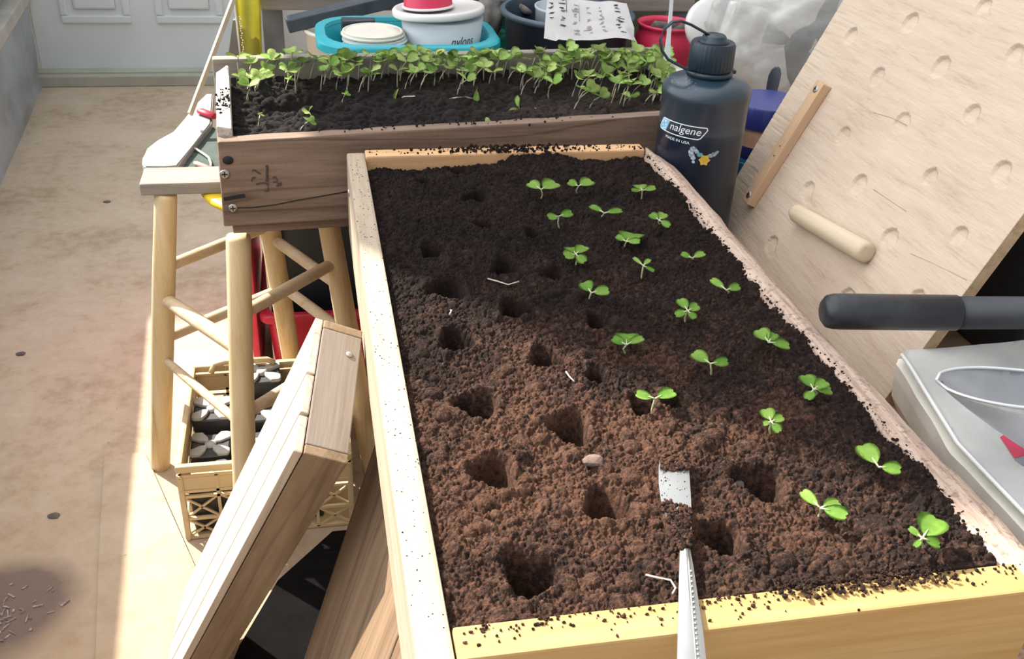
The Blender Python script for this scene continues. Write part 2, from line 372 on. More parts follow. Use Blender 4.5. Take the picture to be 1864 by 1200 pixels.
tr = bmesh.new(); bar(tr, (WX(-1)-.03, -1, .335), (WX(2.74)-.03, 2.74, .335), .022, .022, .002); struct('trim_2', tr, 'greypost')
# back wall, door
DY = 2.735
struct('wall_back', box(-1.6, 3.2, DY+.045, DY+.12, 0, 1.75), 'wall')
d = bmesh.new(); bx(d, -.815, -.20, DY+.012, DY+.045, .032, 1.3, .002)
struct('door_1', d, 'door')
for i, (x0, x1) in enumerate(((-.715, -.565), (-.455, -.305))):
    p = bmesh.new(); z0, z1 = .19, .72
    for a in ((x0-.02, x1+.02, z0-.022, z0), (x0-.02, x1+.02, z1, z1+.02), (x0-.02, x0, z0, z1), (x1, x1+.02, z0, z1)):
        bx(p, a[0], a[1], DY+.005, DY+.014, a[2], a[3], .004)
    bx(p, x0+.018, x1-.018, DY+.004, DY+.013, z0+.018, z1-.018, .006)
    o = tag(obj('door_panel', p, 'door', bpy.data.objects['door_1']))
f = bmesh.new(); bx(f, -.862, -.815, DY-.012, DY+.05, 0, 1.34, .004); struct('trim_3', f, 'trim')
f = bmesh.new(); bx(f, -.20, -.155, DY-.012, DY+.05, 0, 1.34, .004); struct('trim_4', f, 'trim')
f = bmesh.new(); bx(f, -.862, -.155, DY-.012, DY+.05, 1.30, 1.345, .004); struct('trim_5', f, 'trim')
f = bmesh.new(); bx(f, -.82, -.155, DY-.055, DY+.045, 0, .032, .004); bx(f, -.82, -.155, DY-.03, DY+.02, .03, .037, .002); struct('trim_6', f, 'sill')

# ================================================================== BENCH that carries the flats
b = thing('workbench', 'brown board workbench under the soil filled flat and the pile of tubs', 'bench', (.5, .6, 0))
BX = Matrix.Translation((-.5, -.6, 0))
obj('bench_top', box(.035, 1.25, -.12, 1.34, .428, .455, .002), 'bench', b, mw=BX)
obj('bench_top_extension', box(-.14, .034, 1.02, 1.34, .428, .455, .002), 'bench', b, mw=BX)
obj('bench_top_extension', box(-.18, -.1405, 1.22, 1.34, .428, .455, .002), 'bench', b, mw=BX)
obj('side_panel', box(.037, .052, .02, 1.0, .10, .4275, .002), 'bench', b, mw=BX)
for x, y in ((.09, -.07), (1.2, -.07), (.09, 1.29), (1.2, 1.29)):
    obj('leg', box(x-.025, x+.025, y-.025, y+.025, 0, .428, .003), 'bench', b, mw=BX)

bm = bmesh.new(); prism(bm, [(-.168, .50), (-.225, .30), (-.19, -.3), (.9, -.3), (.9, .68), (-.055, .68), (-.125, .60)], .0042, .0075, .001); tag(obj('floor_shade_sheet', bm, 'shade_black'), 'black sheet added to stand in for floor shade under the near flat', 'mat')  # black sheet added to paint the floor's shade between the trays
# ================================================================== FRONT FLAT
Wd, Ln, ZR, ZB = .30, .627, .55, .4555
fl = thing('seed_flat', 'large pale wooden flat of brown soil in the foreground with three columns of seedlings', 'planting flat', (.15, .3, ZB))
FM = Matrix.Translation((-.15, -.3, -ZB))
bm = bmesh.new(); bx(bm, -.0185, 0, -.024, Ln+.02, ZB+.003, ZR, .0025); noisy(bm, .001, 8, 1)
obj('side_board', bm, 'rail_y', fl, mw=FM)
# live edge right board from its outline
outer = [(1178, 267), (1205, 285), (1240, 312), (1285, 362), (1330, 415), (1385, 482), (1440, 540), (1500, 607), (1560, 668), (1630, 742), (1700, 818), (1785, 900), (1864, 985), (1960, 1085)]
inner = [(1172, 280), (1188, 298), (1222, 335), (1262, 385), (1300, 430), (1345, 487), (1400, 552), (1450, 605), (1510, 668), (1570, 738), (1640, 818), (1705, 890), (1770, 975), (1828, 1060)]
po = [az(*q, ZR) for q in outer]; pi_ = [az(*q, ZR) for q in inner]
bm = bmesh.new(); rows = []
for k, (o_, i_) in enumerate(zip(po, pi_)):
    j = lambda s: mnoise.noise(Vector((o_.y*60+s, s, 0)))*.0022
    m_ = (o_+i_)/2
    rows.append([bm.verts.new(v) for v in ((i_.x+j(1), i_.y, ZB+.003), (i_.x+j(1), i_.y, ZR-.004), (i_.x+.002+j(2), i_.y, ZR-.0005), (m_.x, m_.y, ZR+.0025+j(3)*.6), (o_.x-.002+j(4), o_.y, ZR-.0005), (o_.x+j(5), o_.y, ZR-.005), (o_.x+j(5), o_.y, ZB+.003))])
for a, b_ in zip(rows, rows[1:]):
    for k in range(7): bm.faces.new((a[k], a[(k+1) % 7], b_[(k+1) % 7], b_[k]))
bm.faces.new(rows[0]); bm.faces.new(rows[-1][::-1])
bmesh.ops.subdivide_edges(bm, edges=bm.edges[:], cuts=2, use_grid_fill=True); noisy(bm, .0012, 120, 3)
tag(obj('side_board', bm, 'bark', fl, smooth=True, mw=FM), 'rough live edge side board')
bm = bmesh.new(); bx(bm, .0005, .2985, Ln, Ln+.0195, ZB+.003, ZR+.003, .002)
tag(obj('end_board', bm, 'rail_far', fl, mw=FM), 'orange far end board')
bm = bmesh.new(); bx(bm, .0005, .352, -.0215, -.001, ZB+.003, ZR+.001, .0015); noisy(bm, .0008, 9, 2)
obj('end_board', bm, 'rail_x', fl, mw=FM)
for y0 in (.004, .16, .316, .472): obj('bottom_board', box(.0008, .3, y0, y0+.15, ZB, ZB+.01, .001), 'rail_x', fl, mw=FM)
bm = bmesh.new(); bc = bmesh.new(); screw(bm, bc, (-.0186, .60, .525), (-1, 0, 0), .004); bc.free(); obj('screw', bm, 'screw', fl, mw=FM)

# ---- soil as a crumbly height field
def crumb_field(nx, ny, w, l, specs, seed):
    r = np.random.default_rng(seed); h = np.zeros((ny, nx)); dx = w/(nx-1); dy = l/(ny-1)
    for count, r0, r1, squash in specs:
        xs = r.uniform(0, w, count); ys = r.uniform(0, l, count); rs = r.uniform(r0, r1, count); z0 = r.uniform(-.5, .35, count)
        for x, y, q, z in zip(xs, ys, rs, z0):
            i0, i1 = max(0, int((x-q)/dx)), min(nx-1, int((x+q)/dx)+1); k0, k1 = max(0, int((y-q)/dy)), min(ny-1, int((y+q)/dy)+1)
            X = (np.arange(i0, i1+1)*dx-x)[None, :]; Y = (np.arange(k0, k1+1)*dy-y)[:, None]
            d2 = q*q-X*X-Y*Y; hh = np.where(d2 > 0, (np.sqrt(np.maximum(d2, 0))+z*q)*squash, 0)
            s = h[k0:k1+1, i0:i1+1]; np.maximum(s, hh+s*.35, out=s)
    return h
def lowfreq(nx, ny, w, l, sc, seed):
    h = np.zeros((ny, nx)); s = 8
    g = np.array([[mnoise.fractal(Vector((x*w/(nx/s)*sc, y*l/(ny/s)*sc, seed)), 1, 2, 3) for x in range(nx//s+2)] for y in range(ny//s+2)])
    yi = np.arange(ny)/s; xi = np.arange(nx)/s; y0 = yi.astype(int); x0 = xi.astype(int); fy = (yi-y0)[:, None]; fx = (xi-x0)[None, :]
    return (g[y0][:, x0]*(1-fy)*(1-fx)+g[y0+1][:, x0]*fy*(1-fx)+g[y0][:, x0+1]*(1-fy)*fx+g[y0+1][:, x0+1]*fy*fx)
def field_obj(name, H, x0, y0, w, l, zb, mat, xwarp=None):
    ny, nx = H.shape; xs = np.linspace(0, w, nx); ys = np.linspace(0, l, ny)
    Xg, Yg = np.meshgrid(xs, ys)
    if xwarp is not None: Xg = Xg*xwarp(Yg)
    v = np.stack([Xg+x0, Yg+y0, H], -1).reshape(-1, 3)
    idx = np.arange(nx*ny).reshape(ny, nx)
    q = np.stack([idx[:-1, :-1], idx[:-1, 1:], idx[1:, 1:], idx[1:, :-1]], -1).reshape(-1, 4)
    # skirt
    loop = np.concatenate([idx[0, :], idx[1:, -1], idx[-1, -2::-1], idx[-2:0:-1, 0]])
    sk = v[loop].copy(); sk[:, 2] = zb; n0 = len(v); v = np.concatenate([v, sk]); m_ = len(loop)
    a = np.arange(m_); b_ = (a+1) % m_
    q = np.concatenate([q, np.stack([loop[a], n0+a, n0+b_, loop[b_]], -1)])
    me = bpy.data.meshes.new(name); nv_, nq_ = len(v), len(q); me.vertices.add(nv_); me.vertices.foreach_set('co', v.astype(np.float32).ravel()); me.loops.add(nq_*4); me.loops.foreach_set('vertex_index', q.astype(np.int32).ravel()); me.polygons.add(nq_); me.polygons.foreach_set('loop_start', np.arange(0, nq_*4, 4, dtype=np.int32)); me.polygons.foreach_set('use_smooth', np.ones(nq_, dtype=bool)); me.update(calc_edges=True); me.validate()
    me.materials.append(M[mat]); o = bpy.data.objects.new(name, me); C.objects.link(o); return o
nx, ny = 600, 1250
SW = .3155
H = .5415+lowfreq(nx, ny, SW, Ln, 14, 3)*.0042+lowfreq(nx, ny, SW, Ln, 45, 9)*.0022
H += crumb_field(nx, ny, SW, Ln, [(260, .004, .0075, .65), (2600, .0018, .0042, .85), (24000, .0009, .0019, 1.3), (60000, .0006, .0012, 1.4)], 5)
H += np.random.default_rng(31).normal(0, .00022, H.shape)+np.abs(np.random.default_rng(32).normal(0, .0002, H.shape))
xs = np.linspace(0, SW, nx)[None, :]; ys = np.linspace(0, Ln, ny)[:, None]
holes = [(840, 318, .8), (875, 372, 1.1), (888, 425, .8), (790, 470, .9), (930, 497, 1.2), (818, 540, 1.45), (948, 575, 1.2), (1020, 510, .9), (835, 632, 1.15), (1005, 665, 1.15), (870, 752, 1.25), (1045, 792, 1.25), (900, 875, 1.25), (1112, 935, 1.25), (966, 1060, 1.35), (1322, 998, 1.15), (1398, 890, 1.4), (775, 345, .7), (985, 440, .8), (1105, 600, .8), (1245, 745, .9), (1100, 700, .8), (1180, 750, .8)]
for px, py, s in holes:
    p = az(px, py, .536); rr_ = .0088*s
    d = np.sqrt((xs-p.x)**2+((ys-p.y)/1.12)**2)
    d = d*(1+.15*np.sin(np.arctan2(ys-p.y, xs-p.x)*3+px))
    H -= .044*min(s, 1.1)/(1+np.exp((d-rr_)/.0011)); H += .0022*np.exp(-((d-rr_*1.55)/.004)**2)
def edge(d, w): return np.clip(1-d/w, 0, 1)
H -= edge(xs, .012)*.002
H += np.exp(-((xs-.30)/.05)**2)*.006
far = np.exp(-((xs-.19)/.05)**2)*.012-.004
H += edge(Ln-ys, .05)*far
H += edge(ys, .05)*(.003+.004*np.exp(-((xs-.20)/.06)**2))
H = np.minimum(H, np.where(edge(xs, .006) > 0, .549, 1)); H = np.minimum(H, np.where(ys < .004, .5515, 1))
# right boundary of the soil follows the live edge
ry = np.array([p.y for p in pi_][::-1]); rx = np.array([p.x for p in pi_][::-1])
xw = lambda Y: (np.interp(Y, ry, rx)+.004)/SW
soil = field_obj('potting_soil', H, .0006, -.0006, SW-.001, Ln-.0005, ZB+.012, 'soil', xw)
tag(soil, 'crumbly brown potting soil with dibbled holes filling the near flat', 'soil', kind='stuff')
def soil_z(x, y):
    k = int(min(max(y/Ln, 0), 1)*(ny-1)); i = int(min(max(x/(SW*float(xw(np.array(y)))), 0), 1)*(nx-1)); return float(H[k, i])
# ---- loose crumbs on the rims
ico = bmesh.new(); bmesh.ops.create_icosphere(ico, subdivisions=1, radius=1); IV = np.array([v.co for v in ico.verts]); IF = [[v.index for v in f.verts] for f in ico.faces]; ico.free()
def crumbs(name, pts, mat):
    V = []; Fc = []
    for x, y, z, r in pts:
        s = r*rng.uniform(.6, 1.2, 3); n0 = len(V)*len(IV)
        V.append(IV*s*rng.uniform(.8, 1.2, (len(IV), 1))+[x, y, z]); Fc += [[i+n0 for i in f] for f in IF]
    me = bpy.data.meshes.new(name); me.from_pydata(np.concatenate(V).tolist(), [], Fc); me.materials.append(M[mat])
    o = bpy.data.objects.new(name, me); C.objects.link(o); return o
pts = []
for _ in range(520):  # near rim, thick towards the soil and right of the knife
    x = rng.uniform(.005, .345); cl = mnoise.noise(Vector((x*25, 0, 2)))
    if rng.uniform() > .55+cl*.6: continue
    y = -.001-abs(rng.normal(0, .006)); pts.append((x, max(y, -.0205), .5515, rng.uniform(.0004, .0013)))
for _ in range(260): x = rng.uniform(.17, .27); pts.append((x, rng.uniform(-.010, .003), .552+rng.uniform(0, .002), rng.uniform(.0005, .0017)))
for _ in range(260): x = .155+rng.normal(0, .035); pts.append((x, Ln+rng.uniform(-.002, .018), .5537+rng.uniform(0, .0025), rng.uniform(.0006, .0022)))
for _ in range(160): pts.append((rng.uniform(.005, .295), Ln+rng.uniform(0, .019), .5535, rng.uniform(.0004, .0013)))
for _ in range(240): pts.append((rng.uniform(-.0175, -.0005), rng.uniform(0, Ln), .5503, rng.uniform(.0002, .0006)))
for _ in range(260):
    y = rng.uniform(.02, .62); x = float(np.interp(y, ry, rx)); pts.append((x+abs(rng.normal(0, .0035)), y, .5505, rng.uniform(.0003, .0013)))
tag(crumbs('soil_crumbs', pts, 'soil'), 'loose soil crumbs scattered on the rims of the near flat', 'soil crumbs', kind='stuff')
# pale bits and rootlets in the soil
for k, (path, lab) in enumerate((([(888, 505), (905, 512), (925, 515), (945, 513)], 'thin pale rootlet lying beside a hole in the middle of the near soil'),
        ([(1175, 1050), (1195, 1058), (1220, 1062), (1228, 1082), (1222, 1092)], 'pale curled rootlet near the front rim left of the knife handle'),
        ([(820, 565), (822, 572), (818, 580)], 'short pale root beside the left rail of the near flat'),
        ([(1030, 680), (1036, 690), (1045, 700)], 'fine pale root by a hole left of the third seedling row'),
        ([(1325, 960), (1330, 970), (1330, 985)], 'white thread of root hanging in the hole right of the knife'))):
    bm = bmesh.new(); P = []
    for q in path:
        p = az(*q, .545); P.append((p.x, p.y, soil_z(p.x, p.y)+.0025))
    tube(bm, P, .0006, 6); tag(obj('rootlet', bm, 'stemb'), lab, 'root', 'pale rootlets in the near soil')
for q, s, mt, lab in (((1080, 838), .0068, 'flake', 'grey brown flake of bark on the near soil left of the knife'), ((875, 407), .007, 'batten', 'tan clod beside the second hole from the far rail'), ((1345, 850), .006, 'stone', 'small grey stone in the soil right of the knife blade')):
    p = az(*q, .545); bm = bmesh.new(); bmesh.ops.create_icosphere(bm, subdivisions=2, radius=1)
    for v in bm.verts: v.co = Vector((v.co.x*s, v.co.y*s*.8, v.co.z*s*.4))*(1+.25*mnoise.noise(v.co*2))+Vector((p.x, p.y, soil_z(p.x, p.y)+.001))
    tag(obj('bark_flake' if mt == 'flake' else 'pebble' if mt == 'stone' else 'soil_clod', bm, mt), lab, 'debris')

# ---- the seedlings in the near flat
def leaf_bm(L, Wr, cup=.25, notch=.12, rows=9):
    """heart shaped seed leaf along +x, unit tip at L"""
    prof = [(0, .05), (.08, .16), (.2, .36), (.38, .50), (.58, .56), (.76, .52), (.9, .40), (.98, .22), (1-notch, 0)]
    bm = bmesh.new(); c = []; e = {1: [], -1: []}
    for t, w in prof:
        cx = min(t, 1-notch)
        c.append(bm.verts.new((cx*L, 0, -.0)))
        for s in (1, -1):
            mid = bm.verts.new(((t*.6+cx*.4)*L, s*w*.5*Wr*L, cup*(w*.5*Wr)**2*L)) if w else c[-1]
            out = bm.verts.new((t*L, s*w*Wr*L, cup*(w*Wr)**2*L*1.6)) if w else c[-1]
            e[s].append((mid, out))
    for i in range(len(prof)-1):
        for s in (1, -1):
            for a, b_, c_, d_ in ((c[i], e[s][i][0], e[s][i+1][0], c[i+1]), (e[s][i][0], e[s][i][1], e[s][i+1][1], e[s][i+1][0])):
                vs = []
                for v in (a, b_, c_, d_):
                    if v not in vs: vs.append(v)
                if len(vs) > 2: bm.faces.new(vs if s == 1 else vs[::-1])
    for v in bm.verts: v.co.z -= .12*L*(v.co.x/L)**2
    g = bmesh.ops.solidify(bm, geom=bm.faces[:], thickness=.00035)
    for f in bm.faces: f.smooth = True
    return bm
COLN = {0: 'left', 1: 'middle', 2: 'right'}
FS = [ # base px, junction px, height, [(leaf end px, width ratio)]
 (0, (985, 354), (985, 345), [((964, 331), .8), ((1011, 330), .85)], 'small two leaf seedling at the far end of the left column'),
 (0, (1019, 411), (1017, 394), [((1000, 394), .75), ((1040, 386), .75)], 'yellowish seedling on a clear white stem second in the left column'),
 (0, (1049, 474), (1048, 463), [((1030, 464), .9), ((1064, 447), .85), ((1063, 475), .9), ((1040, 447), .8)], 'four lobed seedling third from the far rail in the left column'),
 (0, (1074, 543), (1076, 533), [((1063, 513), .85), ((1106, 527), .8)], 'upright two leaf seedling fourth from the far rail in the left column'),
 (0, (1140, 633), (1140, 628), [((1117, 615), .75), ((1169, 613), .5), ((1141, 604), .8)], 'seedling with one pointed leaf second nearest the knife in the left column'),
 (0, (1192, 732), (1192, 726), [((1161, 715), .6), ((1225, 711), .75)], 'two leaf seedling nearest the knife tip at the near end of the left column'),
 (1, (1052, 346), (1053, 339), [((1036, 330), .85), ((1076, 327), .85)], 'low seedling at the far end of the middle column'),
 (1, (1094, 392), (1100, 388), [((1076, 373), .45), ((1130, 381), .6)], 'wide spread seedling with one narrow leaf second in the middle column'),
 (1, (1138, 445), (1140, 440), [((1123, 429), .7), ((1163, 438), .75), ((1153, 421), .85)], 'three lobed seedling third from the far rail in the middle column'),
 (1, (1168, 502), (1171, 484), [((1182, 471), .5), ((1154, 468), .3), ((1190, 492), .5)], 'spindly seedling with thin twisted leaves fourth in the middle column'),
 (1, (1248, 582), (1252, 566), [((1238, 543), .6), ((1270, 555), .85), ((1231, 572), .8), ((1264, 578), .9)], 'tall seedling with four leaves fifth from the far rail in the middle column'),
 (1, (1296, 676), (1293, 662), [((1264, 641), .75), ((1323, 657), .7)], 'long stalked two leaf seedling sixth in the middle column'),
 (1, (1405, 785), (1404, 768), [((1394, 744), .9), ((1424, 758), .85), ((1390, 771), .9), ((1418, 784), .9)], 'folded four lobed seedling second nearest in the middle column'),
 (1, (1492, 935), (1493, 925), [((1462, 894), .5), ((1538, 936), .75), ((1528, 912), .5)], 'large broad leaf seedling nearest the camera in the middle column'),
 (2, (1168, 363), (1169, 347), [((1152, 345), .45), ((1192, 340), .5), ((1163, 333), .6)], 'seedling on a white stem beside the far right corner of the near flat'),
 (2, (1200, 413), (1200, 401), [((1185, 389), .8), ((1209, 387), .75), ((1218, 410), .75)], 'bright seedling second from the far rail in the right column'),
 (2, (1261, 474), (1260, 470), [((1242, 461), .6), ((1281, 459), .6)], 'dark flat seedling third from the far rail in the right column'),
 (2, (1325, 536), (1322, 528), [((1296, 507), .4), ((1345, 520), .75)], 'seedling with one shaded narrow leaf fourth in the right column'),
 (2, (1397, 634), (1399, 623), [((1382, 599), .85), ((1410, 606), .8), ((1436, 627), .65)], 'seedling with a notched upright leaf fifth in the right column'),
 (2, (1483, 724), (1481, 709), [((1466, 682), .85), ((1503, 693), .8), ((1513, 708), .7), ((1470, 724), .85)], 'pale seedling with four broad leaves sixth in the right column'),
 (2, (1598, 858), (1599, 850), [((1571, 809), .72), ((1637, 853), .85)], 'two leaf seedling with a long upright leaf second nearest in the right column'),
 (2, (1680, 1010), (1679, 980), [((1705, 941), .85), ((1657, 961), .5), ((1666, 993), .6), ((1710, 990), .8)], 'seedling in the near right corner of the flat with a round top leaf'),
]
for col, bp, jp, leaves, lab in FS:
    b0 = az(*bp, .545); z0 = soil_z(b0.x, b0.y)-.002
    depth = (b0-CAM).dot(cf); ppm = F/depth
    # leaves hover at a height read from stalk length
    top0 = az(*jp, .555); h = .008+max(0, bp[1]-jp[1])/ppm*.55
    top = az(*jp, max(z0+.004, .545)+h)
    t = thing('seedling', lab, 'seedling', (b0.x, b0.y, z0), 'transplanted seedlings in the near flat')
    o_ = Vector((b0.x, b0.y, z0))
    bm = bmesh.new(); mid = (o_+top)/2+Vector((rng.normal(0, .001), rng.normal(0, .001), 0))
    tube(bm, [(0, 0, -.004), (0, 0, 0), mid-o_, top-o_], [.0009, .0008, .0007, .0006], 7); obj('stem', bm, 'stem', t)
    for k, (ep, wr) in enumerate(leaves):
        e = az(jp[0]+(ep[0]-jp[0])*1.14, jp[1]+(ep[1]-jp[1])*1.14, top.z+(.003 if k < 2 else -.002)); ax_ = e-top; L = ax_.length; ax_.normalize()
        q0 = Vector((0, 0, 1)); toc = (CAM-top).normalized()
        nrm = (q0*.75+toc*.6+Vector((rng.normal(0, .12), rng.normal(0, .12), 0))); nrm -= ax_*nrm.dot(ax_); nrm.normalize()
        side = nrm.cross(ax_)
        pet = L*.12; bm = leaf_bm(L-pet, wr*.9, cup=.25)
        mw = Matrix((ax_, side, nrm)).transposed().to_4x4(); mw.translation = top-o_+ax_*pet
        lo = obj('leaf', bm, 'leaf', t, mw=mw)
        bm = bmesh.new(); tube(bm, [(-pet, 0, 0), (0, 0, .0001), ((L-pet)*.25, 0, .0001)], [.0006, .0006, .0003], 6); obj('leaf_stalk', bm, 'stem', lo)

# ---- butter knife lying over the near rim
def kp(q, z): return az(*q, z)
kz = lambda py: .5515+ (py-828)/(1162-828)*.0045 if py < 1162 else .556+(py-1162)*.00004
kn = thing('butter_knife', 'old steel butter knife lying on the soil across the near rim', 'knife', tuple(az(1245, 1000, .552)))
KM = Matrix.Translation(-az(1245, 1000, .552))
def slab(rows, th):
    bm = bmesh.new(); R = []
    for (lx, rx_, py) in rows:
        a = kp((lx, py), kz(py)); c_ = kp((rx_, py), kz(py)); m_ = (a+c_)/2
        R.append([bm.verts.new(v) for v in (a, m_+Vector((0, 0, th*.5)), c_, c_-Vector((0, 0, th)), m_-Vector((0, 0, th)), a-Vector((0, 0, th)))])
    for a, b_ in zip(R, R[1:]):
        for k in range(6): bm.faces.new((a[k], a[(k+1) % 6], b_[(k+1) % 6], b_[k]))
    bm.faces.new(R[0]); bm.faces.new(R[-1][::-1]); return bm
tag(smooth_shade(obj('blade', slab([(1212, 1246, 827), (1202, 1252, 834), (1199, 1254, 850), (1199, 1256, 880), (1203, 1258, 910), (1212, 1259, 940), (1224, 1259, 965), (1234, 1258, 985), (1238, 1256, 1000)], .0012), 'steel', kn, mw=KM), 30), 'dull flat blade caked with soil')
smooth_shade(obj('handle', slab([(1238, 1256, 998), (1237, 1262, 1030), (1236, 1268, 1070), (1235, 1274, 1110), (1234, 1280, 1150), (1233, 1284, 1185), (1232, 1288, 1230), (1232, 1291, 1290), (1236, 1290, 1340), (1248, 1280, 1362)], .003), 'steel', kn, mw=KM), 30)
bm = bmesh.new()
for k in range(20):
    py = 1040+k*9.5; p = kp((1258+(py-1040)*.085, py), kz(py)+.0012)
    bmesh.ops.create_icosphere(bm, subdivisions=1, radius=.0008, matrix=Matrix.Translation(p))
for e_ in (0,):
    tube(bm, [kp((1252+(py-1000)*.075, py), kz(py)+.0012) for py in range(1000, 1250, 25)], .0006, 6)
obj('beaded_edge', bm, 'steel', kn, mw=KM)
pts = []
for _ in range(420):
    py = rng.uniform(905, 1000); wl = np.interp(py, [905, 940, 965, 1000], [1206, 1212, 1224, 1238]); wr_ = np.interp(py, [905, 940, 1000], [1258, 1259, 1256])
    px = rng.uniform(wl-2, wr_)
    if py < 911+(px-1205)*.32: continue
    p = kp((px, py), kz(py)); pts.append((p.x, p.y, p.z+rng.uniform(.0002, .0022), rng.uniform(.0006, .0019)))
for _ in range(240):
    py = rng.uniform(826, 858); px = rng.uniform(1203, 1253); p = kp((px, py), kz(py)); pts.append((p.x, p.y, p.z+rng.uniform(.0002, .002), rng.uniform(.0006, .0018)))
for _ in range(40):
    py = rng.uniform(860, 905); px = rng.uniform(1202, 1256); p = kp((px, py), kz(py)); pts.append((p.x, p.y, p.z+.0003, rng.uniform(.0002, .0006)))
tag(crumbs('soil_crumbs', pts, 'soil'), 'clumps of soil stuck on the butter knife blade', 'soil crumbs', kind='stuff')

# ================================================================== BACK FLAT
x0, x1, y0, y1 = -.1455, .430, .6495, .915
TH = .0605; PV = Vector((x0, y0, 0)); RB = Matrix.Translation(PV) @ Matrix.Rotation(TH, 4, 'Z') @ Matrix.Translation(-PV); RBi = RB.inverted()
bf = thing('seed_flat', 'weathered brown wooden flat crowded with sprouts behind the near flat', 'planting flat', ((x0+x1)/2, (y0+y1)/2, .4575))
BM = Matrix.Translation((-(x0+x1)/2, -(y0+y1)/2, -.4575)); bf.location = RB @ Vector(bf.location); bf.rotation_euler = (0, 0, TH)
bm = bmesh.new(); bx(bm, x0, x1, y0, y0+.0165, .470, .5635, .002)
bmesh.ops.subdivide_edges(bm, edges=[e for e in bm.edges if e.calc_length() > .2], cuts=24)
for v in bm.verts:
    if v.co.z > .56: v.co.z += (v.co.x-x0)/(x1-x0)*.012+mnoise.noise(v.co*60)*.0012
    if v.co.x < x0+.003: v.co.x += (.5635-v.co.z)*-.03+mnoise.noise(v.co*90)*.0015
fb = obj('side_board', bm, 'old_x', bf, mw=BM)
bh = bmesh.new(); bc = bmesh.new()
for q, r_ in (((409, 317), .0052), ((424, 379), .0048)):
    p = ay(*q, y0); screw(bh, bc, (p.x, y0-.0003, p.z), (0, -1, 0), r_)
s_ = obj('screw', bh, 'screw', bf, mw=BM); obj('screw_slot', bc, 'recess', s_)
bm = bmesh.new(); p = ay(415, 292, y0); lathe(bm, [(.0045, 0), (.0045, .0006), (0, .0007)], n=14)
for v in bm.verts: v.co = Vector((v.co.x*1.2, -v.co.z, v.co.y))+Vector((p.x, y0-.0002, p.z))
obj('knot_hole', bm, 'recess', bf, mw=BM); bm = bmesh.new(); a_, b_ = ay(407, 363, y0), ay(446, 357, y0); bar(bm, (a_.x, y0-.0002, a_.z), (b_.x, y0-.0002, b_.z), .0006, .0042)
obj('gouge', bm, 'recess', bf, mw=BM)
# crack along the board and the inked grade stamp
bm = bmesh.new(); P = [ay(*q, y0) for q in ((424, 379), (460, 379), (500, 375), (540, 368), (580, 362), (640, 353))]
tube(bm, [(p.x, y0-.0001, p.z) for p in P], .0007, 5)
obj('crack', bm, 'recess', bf, mw=BM)
def strokes(name, segs, w, mat, parent, mw):
    bm = bmesh.new()
    for sg in segs:
        pp = [ay(*q, y0) for q in sg]
        for a_, b_ in zip(pp, pp[1:]): bar(bm, (a_.x, y0-.0001, a_.z), (b_.x, y0-.0001, b_.z), .0006, w)
    return obj(name, bm, mat, parent, mw=mw)
st = [[(459, 312), (464, 311), (470, 316), (475, 318)], [(457, 331), (459, 326), (465, 324)], [(466, 337), (474, 335), (483, 335), (487, 338)], [(487, 303), (488, 338), (488, 349)], [(482, 350), (490, 349)],
      [(496, 326), (502, 324), (505, 332), (506, 338), (513, 335)], [(497, 333), (503, 334)], [(503, 341), (513, 339)]]
strokes('grade_stamp', st, .0017, 'stamp', bf, BM)
bm = bmesh.new()
for k in range(9):
    p = ay(486, 304+k*3.4, y0)
    for j in range(2):
        a_ = Vector((p.x-.0016+.0002*((k*7+j) % 4), y0-.0002, p.z+(.0006 if j else -.0006))); bar(bm, a_, a_+Vector((.0028, 0, .0006*((k+j) % 3-1))), .0004, .00055)
obj('stamp_marks', bm, 'stamp', bf, mw=BM)
bm = bmesh.new(); bx(bm, x0, x0+.015, y0+.0168, y0+.215, .470, .573, .002)
bmesh.ops.subdivide_edges(bm, edges=[e for e in bm.edges if e.calc_length() > .1], cuts=20)
for v in bm.verts:
    if v.co.z > .565: v.co.z += mnoise.noise(v.co*70)*.003+(.006 if v.co.y > y0+.195 and v.co.x > x0+.007 else 0)
obj('end_board', bm, 'old_y', bf, mw=BM)
bm = bmesh.new(); bx(bm, x1-.015, x1, y0+.0168, y1-.0165, .470, .575, .002); obj('end_board', bm, 'old_y', bf, mw=BM)
bm = bmesh.new(); bx(bm, x0-.004, x1, y1-.016, y1, .470, .577, .002); obj('side_board', bm, 'grey_x', bf, mw=BM)
for yy in (.008, .093, .178): obj('bottom_board', box(x0+.006, x1-.004, y0+yy, y0+yy+.08, .4576, .4698, .0015), 'old_x', bf, mw=BM)
W2, L2 = x1-x0-.031, y1-y0-.0335
nx2, ny2 = 330, 190
H2 = .5505+lowfreq(nx2, ny2, W2, L2, 12, 21)*.006+crumb_field(nx2, ny2, W2, L2, [(160, .006, .012, .6), (1800, .0025, .006, .85), (7000, .0016, .003, 1)], 8)
X2 = np.linspace(0, W2, nx2)[None, :]; Y2 = np.linspace(0, L2, ny2)[:, None]
p = RBi @ az(545, 200, .545); d = np.sqrt(((X2+x0+.0155-p.x)/1.6)**2+(Y2+y0+.017-p.y)**2); H2 -= .022/(1+np.exp((d-.022)/.004))
H2 -= edge(Y2, .05)*.006
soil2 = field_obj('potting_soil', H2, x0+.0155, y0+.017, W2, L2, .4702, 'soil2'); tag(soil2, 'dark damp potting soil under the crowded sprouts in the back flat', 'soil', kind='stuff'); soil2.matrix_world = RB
def soil2_z(x, y):
    return float(H2[int(min(max((y-y0-.017)/L2, 0), 1)*(ny2-1)), int(min(max((x-x0-.0155)/W2, 0), 1)*(nx2-1))])
pts = []
for _ in range(120): pts.append((rng.uniform(x0+.1, x1-.05), y0+rng.uniform(0, .016), .568+rng.uniform(0, .004), rng.uniform(.0006, .0016)))
